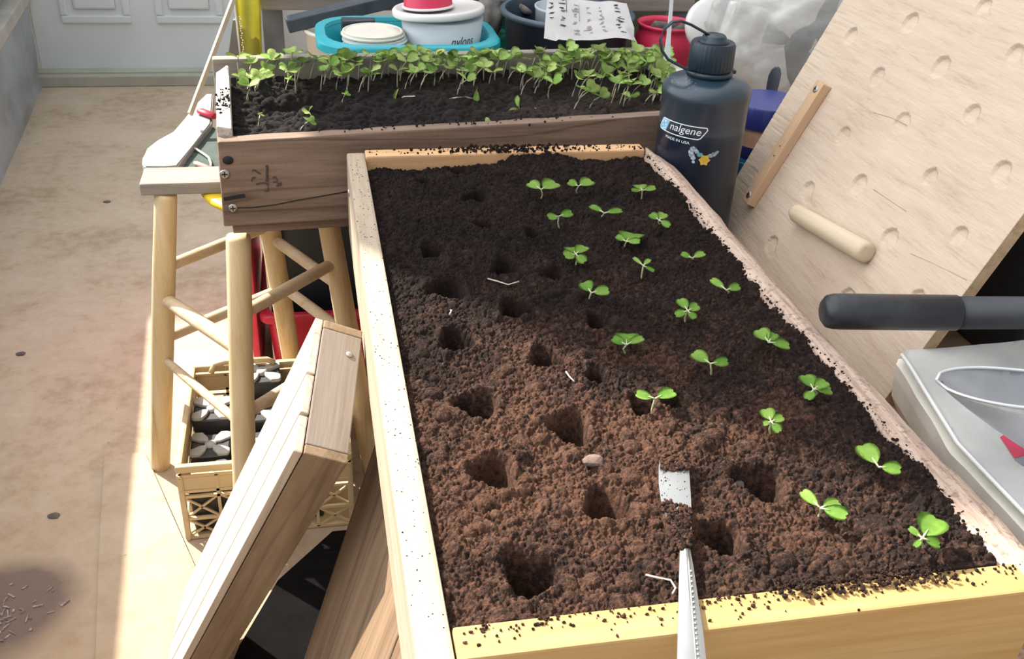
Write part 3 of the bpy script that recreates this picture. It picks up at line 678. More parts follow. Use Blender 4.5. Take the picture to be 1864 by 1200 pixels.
for _ in range(60): pts.append((x0+rng.uniform(.0, .015), y0+.10+rng.normal(0, .018), .575+rng.uniform(0, .002), rng.uniform(.0006, .0018)))
cr2 = crumbs('soil_crumbs', pts, 'soil2'); cr2.matrix_world = RB; tag(cr2, 'dark soil crumbs on the rim of the back flat', 'soil crumbs', kind='stuff')

# ---- crowded sprouts: six kinds, each a stem with two heart leaves, copied one by one
protos = []
def make_sprout(h, lean, s1, s2, open_):
    root = bpy.data.objects.new('sprout', None); C.objects.link(root); root.empty_display_size = .01
    pts = [(0, 0, -.004), (lean*h*.12, 0, h*.35), (lean*h*.45, 0, h*.75), (lean*h, 0, h)]
    bm = bmesh.new(); tube(bm, pts, [.0009, .0008, .0007, .0006], 6); obj('stem', bm, 'stemb', root)
    top = Vector(pts[-1])
    for k, (s, a) in enumerate(((s1, .4), (s2, .4+PI+open_))):
        bm = leaf_bm(s*.95, 1.12, cup=.3, notch=.18)
        tilt = -.25-.35*rng.uniform()
        mw = Matrix.Translation(top) @ Euler((rng.normal(0, .3)+.25, tilt, a)).to_matrix().to_4x4()
        obj('leaf', bm, 'leafb', root, mw=mw)
    return root
for h, l, a, b_, op in ((.027, .3, .0165, .015, .2), (.024, .5, .015, .0165, -.4), (.029, .2, .017, .016, .5), (.021, .7, .0145, .0135, .1), (.026, .05, .0165, .0145, -.2), (.018, .3, .0125, .0115, .3)):
    protos.append(make_sprout(h, l, a, b_, op))
used = set()
def sprout(k, x, y, rz, s, label, group, tilt=0):
    lp = RBi @ Vector((x, y, 0)); z = soil2_z(lp.x, lp.y)-.0015; src = protos[k]
    if k in used:
        r_ = src.copy(); C.objects.link(r_)
        for ch in src.children:
            c_ = ch.copy(); C.objects.link(c_); c_.parent = r_
    else: r_ = src; used.add(k)
    r_.location = (x, y, z); r_.rotation_euler = (0, tilt, rz) if tilt else (rng.normal(.18, .1), rng.normal(0, .08), rz); r_.scale = (s, s, s)
    return tag(r_, label, 'sprout', group)
spots = []
def zone(poly_px, n, mind, label, group, ks, seed, s0=.9, s1=1.2):
    r = np.random.default_rng(seed); xs_ = [p[0] for p in poly_px]; ys_ = [p[1] for p in poly_px]; tries = 0; cnt = 0
    while cnt < n and tries < 6000:
        tries += 1; px, py = r.uniform(min(xs_), max(xs_)), r.uniform(min(ys_), max(ys_))
        ins = False; j = len(poly_px)-1
        for i in range(len(poly_px)):
            (xi, yi), (xj, yj) = poly_px[i], poly_px[j]
            if (yi > py) != (yj > py) and px < (xj-xi)*(py-yi)/(yj-yi)+xi: ins = not ins
            j = i
        if not ins: continue
        p = az(px, py, .552); p_ = RBi @ p
        if p_.x > x1-.02 or p_.x < x0+.022 or p_.y > y1-.022 or p_.y < y0+.022: continue
        if any((p.x-a)**2+(p.y-b_)**2 < mind*mind for a, b_ in spots): continue
        spots.append((p.x, p.y)); cnt += 1
        sprout(int(ks[r.integers(len(ks))]), p.x, p.y, r.normal(.2, .75), r.uniform(s0, s1), label, group)
zone([(425, 150), (475, 150), (478, 185), (425, 185)], 6, .006, 'sprout in the small cluster at the left end of the back flat', 'left end sprouts', (0, 3, 5), 1, .9, 1.1)
zone([(430, 132), (800, 124), (800, 146), (430, 152)], 19, .0125, 'sprout in the far row along the left half of the back flat', 'far row sprouts', (0, 1, 2, 4), 2, .9, 1.15)
zone([(490, 152), (800, 146), (820, 178), (545, 172)], 19, .0135, 'sprout in the loose middle row on the left half of the back flat', 'left middle sprouts', (0, 1, 2, 3, 4), 3, .8, 1.05)
zone([(800, 122), (1010, 116), (1010, 142), (800, 146)], 19, .0105, 'tall sprout in the far row left of the dense clump', 'far row middle sprouts', (0, 1, 2, 4), 4, .85, 1.1)
zone([(815, 146), (1005, 140), (1010, 180), (830, 176)], 17, .012, 'leaning pale stemmed sprout in front of the far row at mid flat', 'middle sprouts', (0, 1, 2, 3), 5, .85, 1.1)
zone([(1010, 114), (1200, 108), (1205, 150), (1010, 154)], 36, .0092, 'sprout in the rear of the dense clump at the right end', 'right clump rear sprouts', (0, 1, 2, 4), 6, .82, 1.1)
zone([(1015, 154), (1205, 150), (1205, 196), (1040, 206)], 28, .0092, 'sprout in the front of the dense clump beside the bottle', 'right clump front sprouts', (0, 1, 2, 3), 7, .85, 1.15)
# single small or toppled sprouts on the bare soil in front
for px, py, k, rz, s, tilt, lab in ((545, 238, 5, .2, .8, .5, 'tiny sprout beside the hollow in the bare front soil of the back flat'),
        (768, 192, 3, 2.9, 1.25, 1.15, 'toppled sprout lying towards the left end at mid flat'),
        (815, 190, 0, .1, 1.1, 1.3, 'toppled sprout lying towards the right near mid flat'),
        (985, 205, 1, 2.7, 1.0, 1.15, 'sprout bent over to the left in front of the dense clump'),
        (470, 232, 5, 1.2, .75, .3, 'stunted sprout near the left front corner of the back flat'),
        (622, 193, 5, .4, .6, .2, 'pin sized sprout above the hollow in the back flat'),
        (570, 222, 5, 2.0, .7, .6, 'small sprout on the far lip of the hollow'),
        (862, 226, 5, .3, .9, 1.2, 'pale fallen sprout near the front rim at mid flat'),
        (735, 240, 5, .1, .8, 1.35, 'withered sprout lying along the front rim of the back flat'),
        (520, 170, 5, .8, .8, .2, 'tiny sprout left of the loose middle row')):
    p = az(px, py, .55); sprout(k, p.x, p.y, rz, s, lab, 'stray sprouts', tilt)
# white plant label at the right end of the flat
p = az(1210, 156, .55); tp = ay(1226, -40, p.y)
bm = bmesh.new(); up_ = (tp-p).normalized()
R = []
for t, w in ((-.25, .0001), (0, .0062), (.12, .0055), (.45, .0028), (1, .0018)):
    q = p+(tp-p)*(t if t > 0 else t*.1); R.append([bm.verts.new(q+Vector((sx_*w, sy*.0006, 0))) for sx_, sy in ((-1, -1), (1, -1), (1, 1), (-1, 1))])
for a_, b_ in zip(R, R[1:]):
    for k in range(4): bm.faces.new((a_[k], a_[(k+1) % 4], b_[(k+1) % 4], b_[k]))
bm.faces.new(R[0]); bm.faces.new(R[-1][::-1])
tag(obj('plant_marker', bm, 'print_white'), 'thin white plant marker stuck upright at the right end of the back flat', 'plant marker')

# ================================================================== STOOL and what lies on it
feet = {'L': ((-.293, .858), (-.227, .819)), 'F': ((-.165, .645), (-.138, .69)), 'RL': ((-.096, 1.0), (-.122, .925)), 'RR': ((.008, .80), (-.042, .805))}
stl = thing('stool', 'peeled pole wooden stool carrying the left end of the back flat', 'stool', (-.13, .82, 0)); SM = Matrix.Translation((.13, -.82, 0))
def legp(k, z): (fx, fy), (tx, ty) = feet[k]; t = z/.44; return Vector((fx+(tx-fx)*t, fy+(ty-fy)*t, z))
for k in feet:
    bm = bmesh.new(); tube(bm, [legp(k, z) for z in (0, .004, .1, .2, .32, .436, .4405)], [.0125, .0135, .0142, .0146, .0142, .0135, .0125], 18); noisy(bm, .0008, 25, 5)
    obj('leg', bm, 'stool', stl, smooth=True, mw=SM)
def rung(a, za, b_, zb, r=.0075):
    p, q = legp(a, za), legp(b_, zb); bm = bmesh.new()
    tube(bm, [p, p+(q-p)*.08, p+(q-p)*.5, p+(q-p)*.92, q], [r*.8, r, r*1.05, r, r*.8], 14)
    obj('rung', bm, M['stool_r'], stl, smooth=True, mw=SM)
M['stool_r'] = wood('peeled rung', (.46, .32, .18), (.62, .47, .29), (.72, .59, .42), axis=0, grain=50, bumps=.2, rough=.55)
for a in (('L', .335, 'RL', .335), ('L', .225, 'RL', .225), ('F', .345, 'RR', .345), ('F', .215, 'RR', .215), ('L', .29, 'F', .30, .009), ('L', .195, 'F', .20, .0055), ('RL', .315, 'RR', .31), ('RL', .235, 'RR', .235)): rung(*a)
bm = bmesh.new(); lathe(bm, [(0, .429), (.075, .4295), (.086, .432), (.089, .4365), (.086, .4405), (.08, .4415), (0, .4415)], c=(-.10, .838, 0), n=40); obj('seat', bm, 'yellow_seat', stl, mw=SM)
bm = bmesh.new(); bx(bm, -.254, -.03, .806, .8585, .4417, .4568, .0025); tag(obj('wooden_strip', bm, 'grey_x'), 'grey wooden slat across the front of the stool under the back flat', 'slat')
bm = bmesh.new(); bx(bm, -.14, .02, .915, .95, .4417, .4568, .0025); tag(obj('wooden_strip', bm, 'grey_x'), 'grey wooden slat at the rear of the stool under the back flat', 'slat')
# paddle shaped board with rounded end
q = [az(*p, .457) for p in ((374, 170), (356, 190), (336, 216), (318, 240), (300, 246), (284, 255), (268, 270), (259, 285), (258, 296), (263, 303), (300, 304), (322, 304), (352, 262), (384, 224), (388, 170))]
bm = bmesh.new(); prism(bm, [(p.x, max(p.y, .8625)) for p in q], .4422, .4565, .002); tag(smooth_shade(obj('paddle', bm, 'paddle'), 30), 'bleached paddle shaped board with a rounded end on the stool', 'paddle')
bm = bmesh.new(); a_, b_ = az(362, 201, .461), az(392, 212, .461); tube(bm, [a_, a_+(b_-a_)*.12, b_], [.004, .0065, .0065], 12, flat=.6); tag(obj('marker_pen', bm, 'red'), 'red handle end lying on the paddle beside the back flat', 'tool handle')
# dark cloth bundle, twine and pink handle between paddle and slat
bm = bmesh.new(); pl = [az(*p, .45) for p in ((326, 306), (352, 264), (384, 226), (400, 240), (400, 306))]
prism(bm, [(p.x+.0025, max(p.y, .861)) for p in pl], .4418, .4475, .0015); tag(obj('cloth_bundle', bm, 'greencloth'), 'dark green folded cloth wedged between paddle and slat on the stool', 'cloth')
bm = bmesh.new(); tube(bm, [az(*p, .4505) for p in ((346, 267), (358, 272), (372, 281), (380, 287), (384, 297), (384, 304))], .0016, 7); tag(obj('twine', bm, 'twine'), 'pale twine tied over the dark green cloth', 'twine')
bm = bmesh.new(); tube(bm, [az(*p, .4508) for p in ((354, 296), (358, 298), (386, 309))], [.0018, .0032, .0032], 10); tag(obj('pink_handle', bm, 'pink'), 'pale pink handle poking out from under the back flat', 'tool handle')
# thin lath leaning by the stool
bm = bmesh.new(); a_, b_ = ay(346, 208, 1.0), ay(430, -14, 1.12); a_.z = max(a_.z, .458); bar(bm, a_, a_+(b_-a_)*1.4, .0035, .0085); tag(obj('lath', bm, 'lath'), 'thin pale lath leaning in front of the door', 'lath')

# ================================================================== LEANING EMPTY TRAYS
def rodr(l, w):
    l = Vector(l).normalized(); w = Vector(w); w -= l*w.dot(l); w.normalize(); return l, w, l.cross(w)
def tray(label, c, l, w, Ls, Ws, Ds, mats):
    l, w, d = rodr(l, w); mw = Matrix((l, w, d)).transposed().to_4x4(); mw.translation = Vector(c)
    t = thing('wooden_tray', label, 'wooden tray', mw=mw)
    # local: x length, y width, z from bottom slats (0) to open side (Ds)
    n = 3; g = .0012; ww = [.0, .26*Ws, .56*Ws, Ws]
    for k in range(n):
        bm = bmesh.new(); bx(bm, .001, Ls-.001, ww[k]+(g if k else 0), ww[k+1]-(.0 if k == n-1 else g), -.0005, .0065, .0012); noisy(bm, .0006, 14, k)
        obj('bottom_slat', bm, mats[0], t)
    th = .0085
    for yy in (0, Ws-th): obj('side_board', bx(bmesh.new(), 0, Ls, yy, yy+th, .0072, Ds, .001), mats[1], t)
    for xx in (0, Ls-th): obj('end_board', bx(bmesh.new(), xx, xx+th, th+.0004, Ws-th-.0004, .0072, Ds, .001), mats[2], t)
    return t
s = .43; c0 = Vector((-.111, 1.053, -.689)); cc = Vector((-.05316424, -.33640218, .37184926)); c1 = cc+(c0-cc)*s
l1 = Vector((-.337, .315, -.887)); w1 = Vector((.152, .948, .279))
c1w = Vector((c1.x, c1.y, c1.z+.55))
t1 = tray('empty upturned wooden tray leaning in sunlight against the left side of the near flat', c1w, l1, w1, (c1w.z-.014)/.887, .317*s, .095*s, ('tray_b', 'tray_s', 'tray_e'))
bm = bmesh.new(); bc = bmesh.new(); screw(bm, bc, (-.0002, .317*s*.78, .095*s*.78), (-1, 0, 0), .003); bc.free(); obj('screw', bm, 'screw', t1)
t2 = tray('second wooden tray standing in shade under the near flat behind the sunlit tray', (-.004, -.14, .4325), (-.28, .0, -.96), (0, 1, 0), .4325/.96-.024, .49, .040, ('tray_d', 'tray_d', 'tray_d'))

# ================================================================== MILK CRATE AND POTS
cx0, cx1, cy0, cy1, ch = -.244, -.024, .694, .934, .122
cr8 = thing('milk_crate', 'sandy plastic crate standing on the floor under the stool', 'crate', ((cx0+cx1)/2, (cy0+cy1)/2, .001)); KM2 = Matrix.Translation((-(cx0+cx1)/2, -(cy0+cy1)/2, -.001))
bm = bmesh.new(); w = .008
for a in ((cx0, cx1, cy0, cy0+w), (cx0, cx1, cy1-w, cy1), (cx0, cx0+w, cy0+w, cy1-w), (cx1-w, cx1, cy0+w, cy1-w)): bx(bm, *a, ch-.010, ch+.001, .0025)
obj('rim', bm, 'crate', cr8, mw=KM2)
def lattice(P, W_):  # P maps (u 0..1, v 0..1) to a point, bars in the wall plane
    bm = bmesh.new()
    def ln(u0, v0, u1, v1, t=.004): bar(bm, P(u0, v0), P(u1, v1), t, t)
    for u in (0.015, .22, .5, .78, .985): ln(u, .02, u, .92, .006 if u in (.015, .985) else .004)
    for v in (.02, .30, .62, .70, .92): ln(0, v, 1, v)
    for u in (.015, .22, .5, .78):
        u2 = {.015: .22, .22: .5, .5: .78, .78: .985}[u]
        for v0, v1 in ((.02, .30), (.30, .62)): ln(u, v0, u2, v1, .0025); ln(u, v1, u2, v0, .0025)
        if u in (.22, .5): pass
    b2 = bmesh.new(); p0, p1 = P(0, .72), P(1, .90); bar(b2, (P(0, .81)), P(1, .81), .0025, ch*.16); join(bm, b2)
    return bm
for P in (lambda u, v: Vector((cx0+u*(cx1-cx0), cy0+.004, .001+v*(ch-.008))), lambda u, v: Vector((cx0+u*(cx1-cx0), cy1-.004, .001+v*(ch-.008))),
          lambda u, v: Vector((cx0+.004, cy0+u*(cy1-cy0), .001+v*(ch-.008))), lambda u, v: Vector((cx1-.004, cy0+u*(cy1-cy0), .001+v*(ch-.008)))):
    obj('side_wall', lattice(P, 1), 'crate', cr8, mw=KM2)
obj('base', box(cx0+.004, cx1-.004, cy0+.004, cy1-.004, .001, .005), 'crate', cr8, mw=KM2)
bm = bmesh.new(); hp = [(cx0+.03, cy1-.02, .118), (cx0+.035, cy1-.013, .128), (cx0+.05, cy1-.012, .131), (cx0+.11, cy1-.012, .131), (cx0+.12, cy1-.013, .125)]; tube(bm, hp, .0045, 8); obj('handle', bm, 'crate', cr8, mw=KM2)
def pot(root_label, x, y, z, s, h, first=[None]):
    if first[0] is None:
        r_ = thing('root_pot', root_label, 'plant pot'); bm = bmesh.new()
        b2 = bmesh.new(); bmesh.ops.create_cube(b2, size=1)
        for v in b2.verts: k = .9 if v.co.z < 0 else 1; v.co = Vector((v.co.x*.05*k, v.co.y*.05*k, (v.co.z+.5)*.09))
        bmesh.ops.bevel(b2, geom=b2.edges[:], offset=.002, segments=1, affect='EDGES'); join(bm, b2); obj('pot_body', bm, 'pot', r_)
        bm = bmesh.new()
        for a in range(4):
            b3 = bmesh.new(); prism(b3, [(.003, .003), (.013, .004), (.0255, .012), (.0255, .0225), (.0225, .0255), (.012, .0255), (.006, .016)], .0895, .094, .0008)
            for v in b3.verts: v.co = Matrix.Rotation(a*PI/2, 3, 'Z') @ v.co
            join(bm, b3)
        lathe(bm, [(.0075, .0895), (.0075, .0935), (0, .0935)], n=10); obj('cross_top', bm, 'pottop', r_); first[0] = r_
    else:
        src = first[0]; r_ = src.copy(); C.objects.link(r_); r_['label'] = root_label
        for c_ in src.children: d_ = c_.copy(); C.objects.link(d_); d_.parent = r_
    r_.location = (x, y, z); r_.scale = (s, s, h/.094); r_.rotation_euler = (0, 0, rng.normal(0, .06)); r_['group'] = 'pots in the milk crate'; return r_
PT = [(-.210, .728, .078, 'dark pot with pale grey cross top in the front left corner of the crate'), (-.148, .728, .078, 'dark pot with pale grey cross top second from the left at the crate front'),
      (-.210, .788, .082, 'dark pot with cross top behind the front left pot in the crate'), (-.148, .788, .08, 'dark pot in the middle of the crate beside the stool leg'),
      (-.210, .850, .098, 'square dark pot at the back left of the crate near the handle'), (-.148, .850, .09, 'dark pot in the rear of the crate behind the front stool leg'),
      (-.088, .735, .084, 'dark pot at the crate front beside the leaning tray'), (-.082, .80, .098, 'dark pot in the right half of the crate behind the lowest rung'),
      (-.142, .905, .118, 'tall dark pot with white lit cross top at the rear of the crate'), (-.072, .895, .120, 'tall dark pot with grey cross top beside the red tote')]
for x, y, h, lab in PT: pot(lab, x, y, .0055, 1.02, h)

# ================================================================== red tote and navy tote behind the stool
def tote(name, label, cat, X0, X1, Y0, Y1, z0, z1, mat, rimw=.008, taper=.012, bev=.02):
    t = thing(name, label, cat, ((X0+X1)/2, (Y0+Y1)/2, z0)); mw = Matrix.Translation((-(X0+X1)/2, -(Y0+Y1)/2, -z0))
    def rr(a, ins, z):
        pts = []
        for cx_, cy_, st_ in ((X1-ins-bev, Y1-ins-bev, 0), (X0+ins+bev, Y1-ins-bev, 90), (X0+ins+bev, Y0+ins+bev, 180), (X1-ins-bev, Y0+ins+bev, 270)):
            for k in range(6): an = math.radians(st_+k*18); pts.append(a.verts.new((cx_+bev*math.cos(an), cy_+bev*math.sin(an), z)))
        return pts
    bm = bmesh.new(); lo = rr(bm, taper, z0); hi = rr(bm, 0.002, z1-.004); ih = rr(bm, .006, z1-.004); il = rr(bm, taper+.005, z0+.004); n = len(lo)
    for a, b_ in ((lo, hi), (hi, ih), (ih, il)):
        for k in range(n): bm.faces.new((a[k], a[(k+1) % n], b_[(k+1) % n], b_[k]))
    bm.faces.new(lo[::-1]); bm.faces.new(il); smooth_shade(obj('body', bm, mat, t, mw=mw), 50)
    bm = bmesh.new(); A = rr(bm, -rimw, z1-.012); B = rr(bm, -rimw, z1-.002); D_ = rr(bm, -rimw+.003, z1+.001); E_ = rr(bm, .004, z1+.001); G_ = rr(bm, .006, z1-.0035)
    for a, b_ in ((A, B), (B, D_), (D_, E_), (E_, G_), (G_, A)):
        for k in range(n): bm.faces.new((a[k], a[(k+1) % n], b_[(k+1) % n], b_[k]))
    smooth_shade(obj('rim', bm, mat, t, mw=mw), 50); return t
tote('storage_tote', 'red plastic tote standing on the floor behind the crate', 'tote', -.140, .22, 1.045, 1.30, .001, .135, 'red')
bm = bmesh.new(); bx(bm, -.108, .20, 1.10, 1.27, .006, .40, .01); noisy(bm, .004, 12, 3); tag(obj('storage_box', bm, 'navy'), 'dark navy box standing inside the red tote', 'box')
bm = bmesh.new(); bx(bm, -.163, -.152, 1.05, 1.30, .001, .33, .003); tag(obj('binder', bm, 'pinkred'), 'upright pinkish red folder beside the red tote behind the stool', 'folder')
for k, (dx, mt, lab) in enumerate(((.0, 'paper', 'white magazine standing upright beside the pink red folder'), (.007, 'navy', 'dark magazine standing between two white ones behind the stool'), (.014, 'paper', 'white booklet standing nearest the rear stool leg'))):
    bm = bmesh.new(); bx(bm, -.134+dx, -.1295+dx, 1.075, 1.27, .0062, .30-.01*k, .001); tag(obj('magazine', bm, mt), lab, 'magazine', 'magazines in the red tote')

# ================================================================== WATER BOTTLE
bc_ = Vector((.3575, .625, .4555)); BR = .0459
bt = thing('water_bottle', 'dark smoky blue water bottle with tethered cap standing beside both flats', 'bottle', bc_)
prof = [(0, 0), (.040, 0), (.0437, .002), (.0452, .007), (BR, .014), (BR, .1545), (.0467, .158), (.0467, .1635), (.0452, .1685), (.041, .173), (.034, .1762), (.027, .178), (.0225, .179), (.0205, .1805), (.0205, .186), (0, .186)]
bm = bmesh.new(); lathe(bm, prof, n=72); bo = obj('body', bm, 'bottle', bt)
bm = bmesh.new(); lathe(bm, [(.0215, .1795), (.0240, .180), (.0244, .1835), (.0225, .185), (.0205, .1855)], n=40)
b2 = bmesh.new(); bx(b2, .018, .0285, -.004, .004, .1805, .1845, .001); join(bm, b2); obj('neck_ring', bm, 'cap', bt)
bm = bmesh.new(); n = 96; ring = []
for r0, z in ((.0222, .1858), (.0228, .187), (.0224, .2105), (.0215, .2135)):
    rb_ = lambda k: r0+(.0007 if (k % 3 and z < .213) else 0)
    ring.append([bm.verts.new((rb_(k)*math.cos(k*2*PI/n), rb_(k)*math.sin(k*2*PI/n), z)) for k in range(n)])
for a, b_ in zip(ring, ring[1:]):
    for k in range(n): bm.faces.new((a[k], a[(k+1) % n], b_[(k+1) % n], b_[k]))
bm.faces.new(ring[0][::-1]); bm.faces.new(ring[-1]); cp = obj('cap', bm, 'cap', bt); smooth_shade(cp, 35)
bm = bmesh.new(); lathe(bm, [(.0158, .2136), (.0158, .2152), (.0128, .2162), (.0122, .2192), (.0105, .2205), (.006, .2205), (.005, .2213), (0, .2213)], n=36); obj('cap_button', bm, 'cap', cp)
# tether strap
tp_ = [(1290, 63, .0), (1276, 55, 0), (1258, 45, 0), (1240, 38, -.002), (1224, 40, -.004), (1210, 52, -.006), (1202, 72, -.006), (1205, 92, -.008), (1216, 108, -.01), (1232, 117, -.012), (1248, 125, -.014), (1262, 129, -.012)]
bm = bmesh.new(); tube(bm, [ay(px, py, bc_.y+dy)-bc_ for px, py, dy in tp_], .0026, 10, flat=.55); obj('cap_tether', bm, 'cap', bt, smooth=True)
tocam = math.atan2(CAM.y-bc_.y, CAM.x-bc_.x)
def cyl(u, v, off=.00025): a = tocam+u/BR; return Vector(((BR+off)*math.cos(a), (BR+off)*math.sin(a), v))
def wrap(bm, off=.00025):
    bmesh.ops.subdivide_edges(bm, edges=[e for e in bm.edges if e.calc_length() > .004], cuts=2)
    for v in bm.verts: v.co = cyl(v.co.x, v.co.y, off+v.co.z)
    return bm
# printed frame (u right, v up): slanted rounded panel with a blue left end
U0, U1, V0, V1, sl_ = -.0530, .0025, .1238, .1368, .0048
fr = [(U0+.002, V0), (U1-.004, V0), (U1-.0012, V0+.0015), (U1+sl_, V1-.0025), (U1+sl_-.001, V1), (U0+sl_+.003, V1), (U0+sl_+.001, V1-.001), (U0-.0002, V0+.002), (U0+.002, V0)]
bm = bmesh.new(); 
for a_, b_ in zip(fr, fr[1:]):
    n_ = max(1, int((Vector(b_)-Vector(a_)).length/.003)); P = [(a_[0]+(b_[0]-a_[0])*k/n_, a_[1]+(b_[1]-a_[1])*k/n_) for k in range(n_+1)]; polyline(bm, P, .001)
obj('logo_frame', wrap(bm), 'print_white', bo)
bm = bmesh.new(); nn = 6
for k in range(nn):
    ua, ub = U0+.001+k*.0115/nn, U0+.001+(k+1)*.0115/nn
    bm.faces.new([bm.verts.new(v) for v in ((ua, V0+.0004, 0), (ub, V0+.0004, 0), (ub+sl_, V1-.0004, 0), (ua+sl_, V1-.0004, 0))])
obj('logo_panel', wrap(bm, .0002), 'print_blue', bo)
bm = bmesh.new(); cxx, cyy = U0+.0085, (V0+V1)/2  # ring of dots mark
for k in range(7):
    a = k*2*PI/7; P = [(cxx+.0038*math.cos(a)*.9+.0011*math.cos(j*PI/4), cyy+.0045*math.sin(a)+.0011*math.sin(j*PI/4)) for j in range(8)]
    bm.faces.new([bm.verts.new((x, y, 0)) for x, y in P])
obj('logo_mark', wrap(bm, .0004), 'print_white', bo)
bm = text_bm('nalgene', .0112, .22)
xs_ = [v.co.x for v in bm.verts]; sc_ = .0355/(max(xs_)-min(xs_)); mnx = min(xs_)
for v in bm.verts: v.co = Vector(((v.co.x-mnx)*sc_+U0+.0187, v.co.y*1.0+V0+.0043, 0))
obj('logo_lettering', wrap(bm, .0004), 'print_white', bo)
bm = text_bm('MADE IN USA', .0042); xs_ = [v.co.x for v in bm.verts]; sc_ = .0300/(max(xs_)-min(xs_))
for v in bm.verts: v.co = Vector((v.co.x*sc_+U0+.0135, v.co.y+V0-.0064, 0))
o = obj('origin_lettering', wrap(bm, .0004), 'print_white', bo)
# worn sticker remains: pale scraps around a yellow star patch
bm = bmesh.new(); cu0, cv0 = .0085, .1025
P = []
for k in range(12): a = k*PI/6; r_ = .0066 if k % 2 == 0 else .0048; P.append((cu0+r_*math.cos(a)*.95, cv0+r_*math.sin(a)))
bm.faces.new([bm.verts.new((x, y, 0)) for x, y in P]); obj('sticker_star', wrap(bm, .0003), 'print_yellow', bo)
bm = bmesh.new(); r9 = np.random.default_rng(4)
for (u, v, s_) in ((-.0045, .1135, .0034), (-.0065, .110, .003), (-.0055, .1065, .003), (-.0035, .104, .0028), (-.0025, .0995, .002), (-.0005, .1105, .003), (.0145, .1075, .003), (.0175, .109, .003), (.0205, .111, .0024)):
    P = [(u+s_*(.7+.5*r9.random())*math.cos(j*PI/4), v+s_*(.6+.5*r9.random())*math.sin(j*PI/4)) for j in range(8)]; bm.faces.new([bm.verts.new((x, y, 0)) for x, y in P])
obj('sticker_scraps', wrap(bm, .00022), plain('worn sticker', (.34, .42, .46), .6, var=.5, scale=400), bo)
bm = bmesh.new(); P = [(.0005, .1105), (.0055, .1098), (.0065, .1068), (.002, .1055), (.0, .107)]; bm.faces.new([bm.verts.new((x, y, 0)) for x, y in P]); obj('sticker_scraps', wrap(bm, .00028), 'print_teal', bo)
bm = bmesh.new(); r9 = np.random.default_rng(6)
for _ in range(26):
    a = tocam-.9+r9.normal(0, .35); rr9 = r9.uniform(.028, .043); z = np.interp(rr9, [.027, .034, .041, .0452], [.178, .1762, .173, .1685]); s_ = r9.uniform(.0002, .0005)
    bmesh.ops.create_icosphere(bm, subdivisions=1, radius=s_, matrix=Matrix.Translation((rr9*math.cos(a), rr9*math.sin(a), z)))
m, nt, bs = newmat('water'); bs.inputs['Roughness'].default_value = .05; bs.inputs['Base Color'].default_value = (.5, .58, .64, 1); M['water'] = m
o = obj('water_droplets', bm, 'water', bo, smooth=True); o['kind'] = 'stuff'

# ================================================================== JAR with blue lid, spoon behind
jc = Vector((.4865, .735, .4555)); jr = thing('peanut_jar', 'small jar with ribbed royal blue lid between bottle and plywood board', 'jar', jc)
bm = bmesh.new(); lathe(bm, [(0, 0), (.040, 0), (.042, .003), (.042, .088), (.039, .094), (.037, .096), (0, .096)], n=48); jb = obj('body', bm, 'salmon', jr)
bm = bmesh.new(); lathe(bm, [(.0421, .012), (.0424, .0125), (.0424, .0605), (.0421, .061)], n=48); obj('label', bm, 'jarlabel', jb)
bm = bmesh.new(); lathe(bm, [(.0425, .052), (.0426, .0525), (.0426, .0665), (.0425, .067)], n=48); obj('label_band', bm, 'jarblue', jb)
bm = bmesh.new()
for k in range(24):
    a0, a1 = k*2*PI/24, (k+1)*2*PI/24; ang = math.atan2(CAM.y-jc.y, CAM.x-jc.x)-.45
    def q_(a, r_): return cyl2(.011*0+r_*math.cos(a), .036+r_*math.sin(a)*1.1)
    def cyl2(u, v): aa = ang+u/.0428; return Vector((.0428*math.cos(aa), .0428*math.sin(aa), v))
    bm.faces.new([bm.verts.new(v) for v in (q_(a0, .0105), q_(a1, .0105), q_(a1, .0090), q_(a0, .0090))])
obj('label_ring', bm, 'print_blue', jb)
bm = bmesh.new(); n = 120; ring = []
for r0, z, rib in ((.0425, .0885, 0), (.0438, .089, 1), (.0438, .1125, 1), (.0428, .115, 0), (.040, .1155, 0), (.0, .1155, 0)):
    if r0 == 0: ring.append([bm.verts.new((0, 0, z))]); continue
    ring.append([bm.verts.new(((r0+(.0006 if k % 3 and rib else 0))*math.cos(k*2*PI/n), (r0+(.0006 if k % 3 and rib else 0))*math.sin(k*2*PI/n), z)) for k in range(n)])
for a, b_ in zip(ring, ring[1:]):
    for k in range(n):
        if len(b_) == 1: bm.faces.new((a[k], a[(k+1) % n], b_[0]))
        else: bm.faces.new((a[k], a[(k+1) % n], b_[(k+1) % n], b_[k]))
smooth_shade(obj('lid', bm, 'jarblue', jr), 35)
# spoon handle standing behind the jar, its foot on the bench
a_ = ay(1404, 172, .795); b_ = ay(1414, 122, .80); d = (b_-a_).normalized(); foot = a_-d*((a_.z-.457)/d.z)
bm = bmesh.new(); R = []
for t, w in ((0, .004), (.35, .0042), (.6, .0065), (.85, .0095), (.93, .0095), (.98, .0065), (1.0, .003)):
    p = foot+(b_-foot)*t; R.append([bm.verts.new(p+Vector(v)) for v in ((-w, -w*.3, 0), (0, -.0012, 0), (w, w*.3, 0), (w, w*.3+.002, 0), (0, .0012, 0), (-w, -w*.3+.002, 0))])
for x_, y_ in zip(R, R[1:]):
    for k in range(6): bm.faces.new((x_[k], x_[(k+1) % 6], y_[(k+1) % 6], y_[k]))
bm.faces.new(R[0]); bm.faces.new(R[-1][::-1]); tag(smooth_shade(obj('spoon', bm, plain('dark steel', (.10, .11, .14), .3, .6)), 30), 'dark spoon handle standing up behind the blue lidded jar', 'spoon')

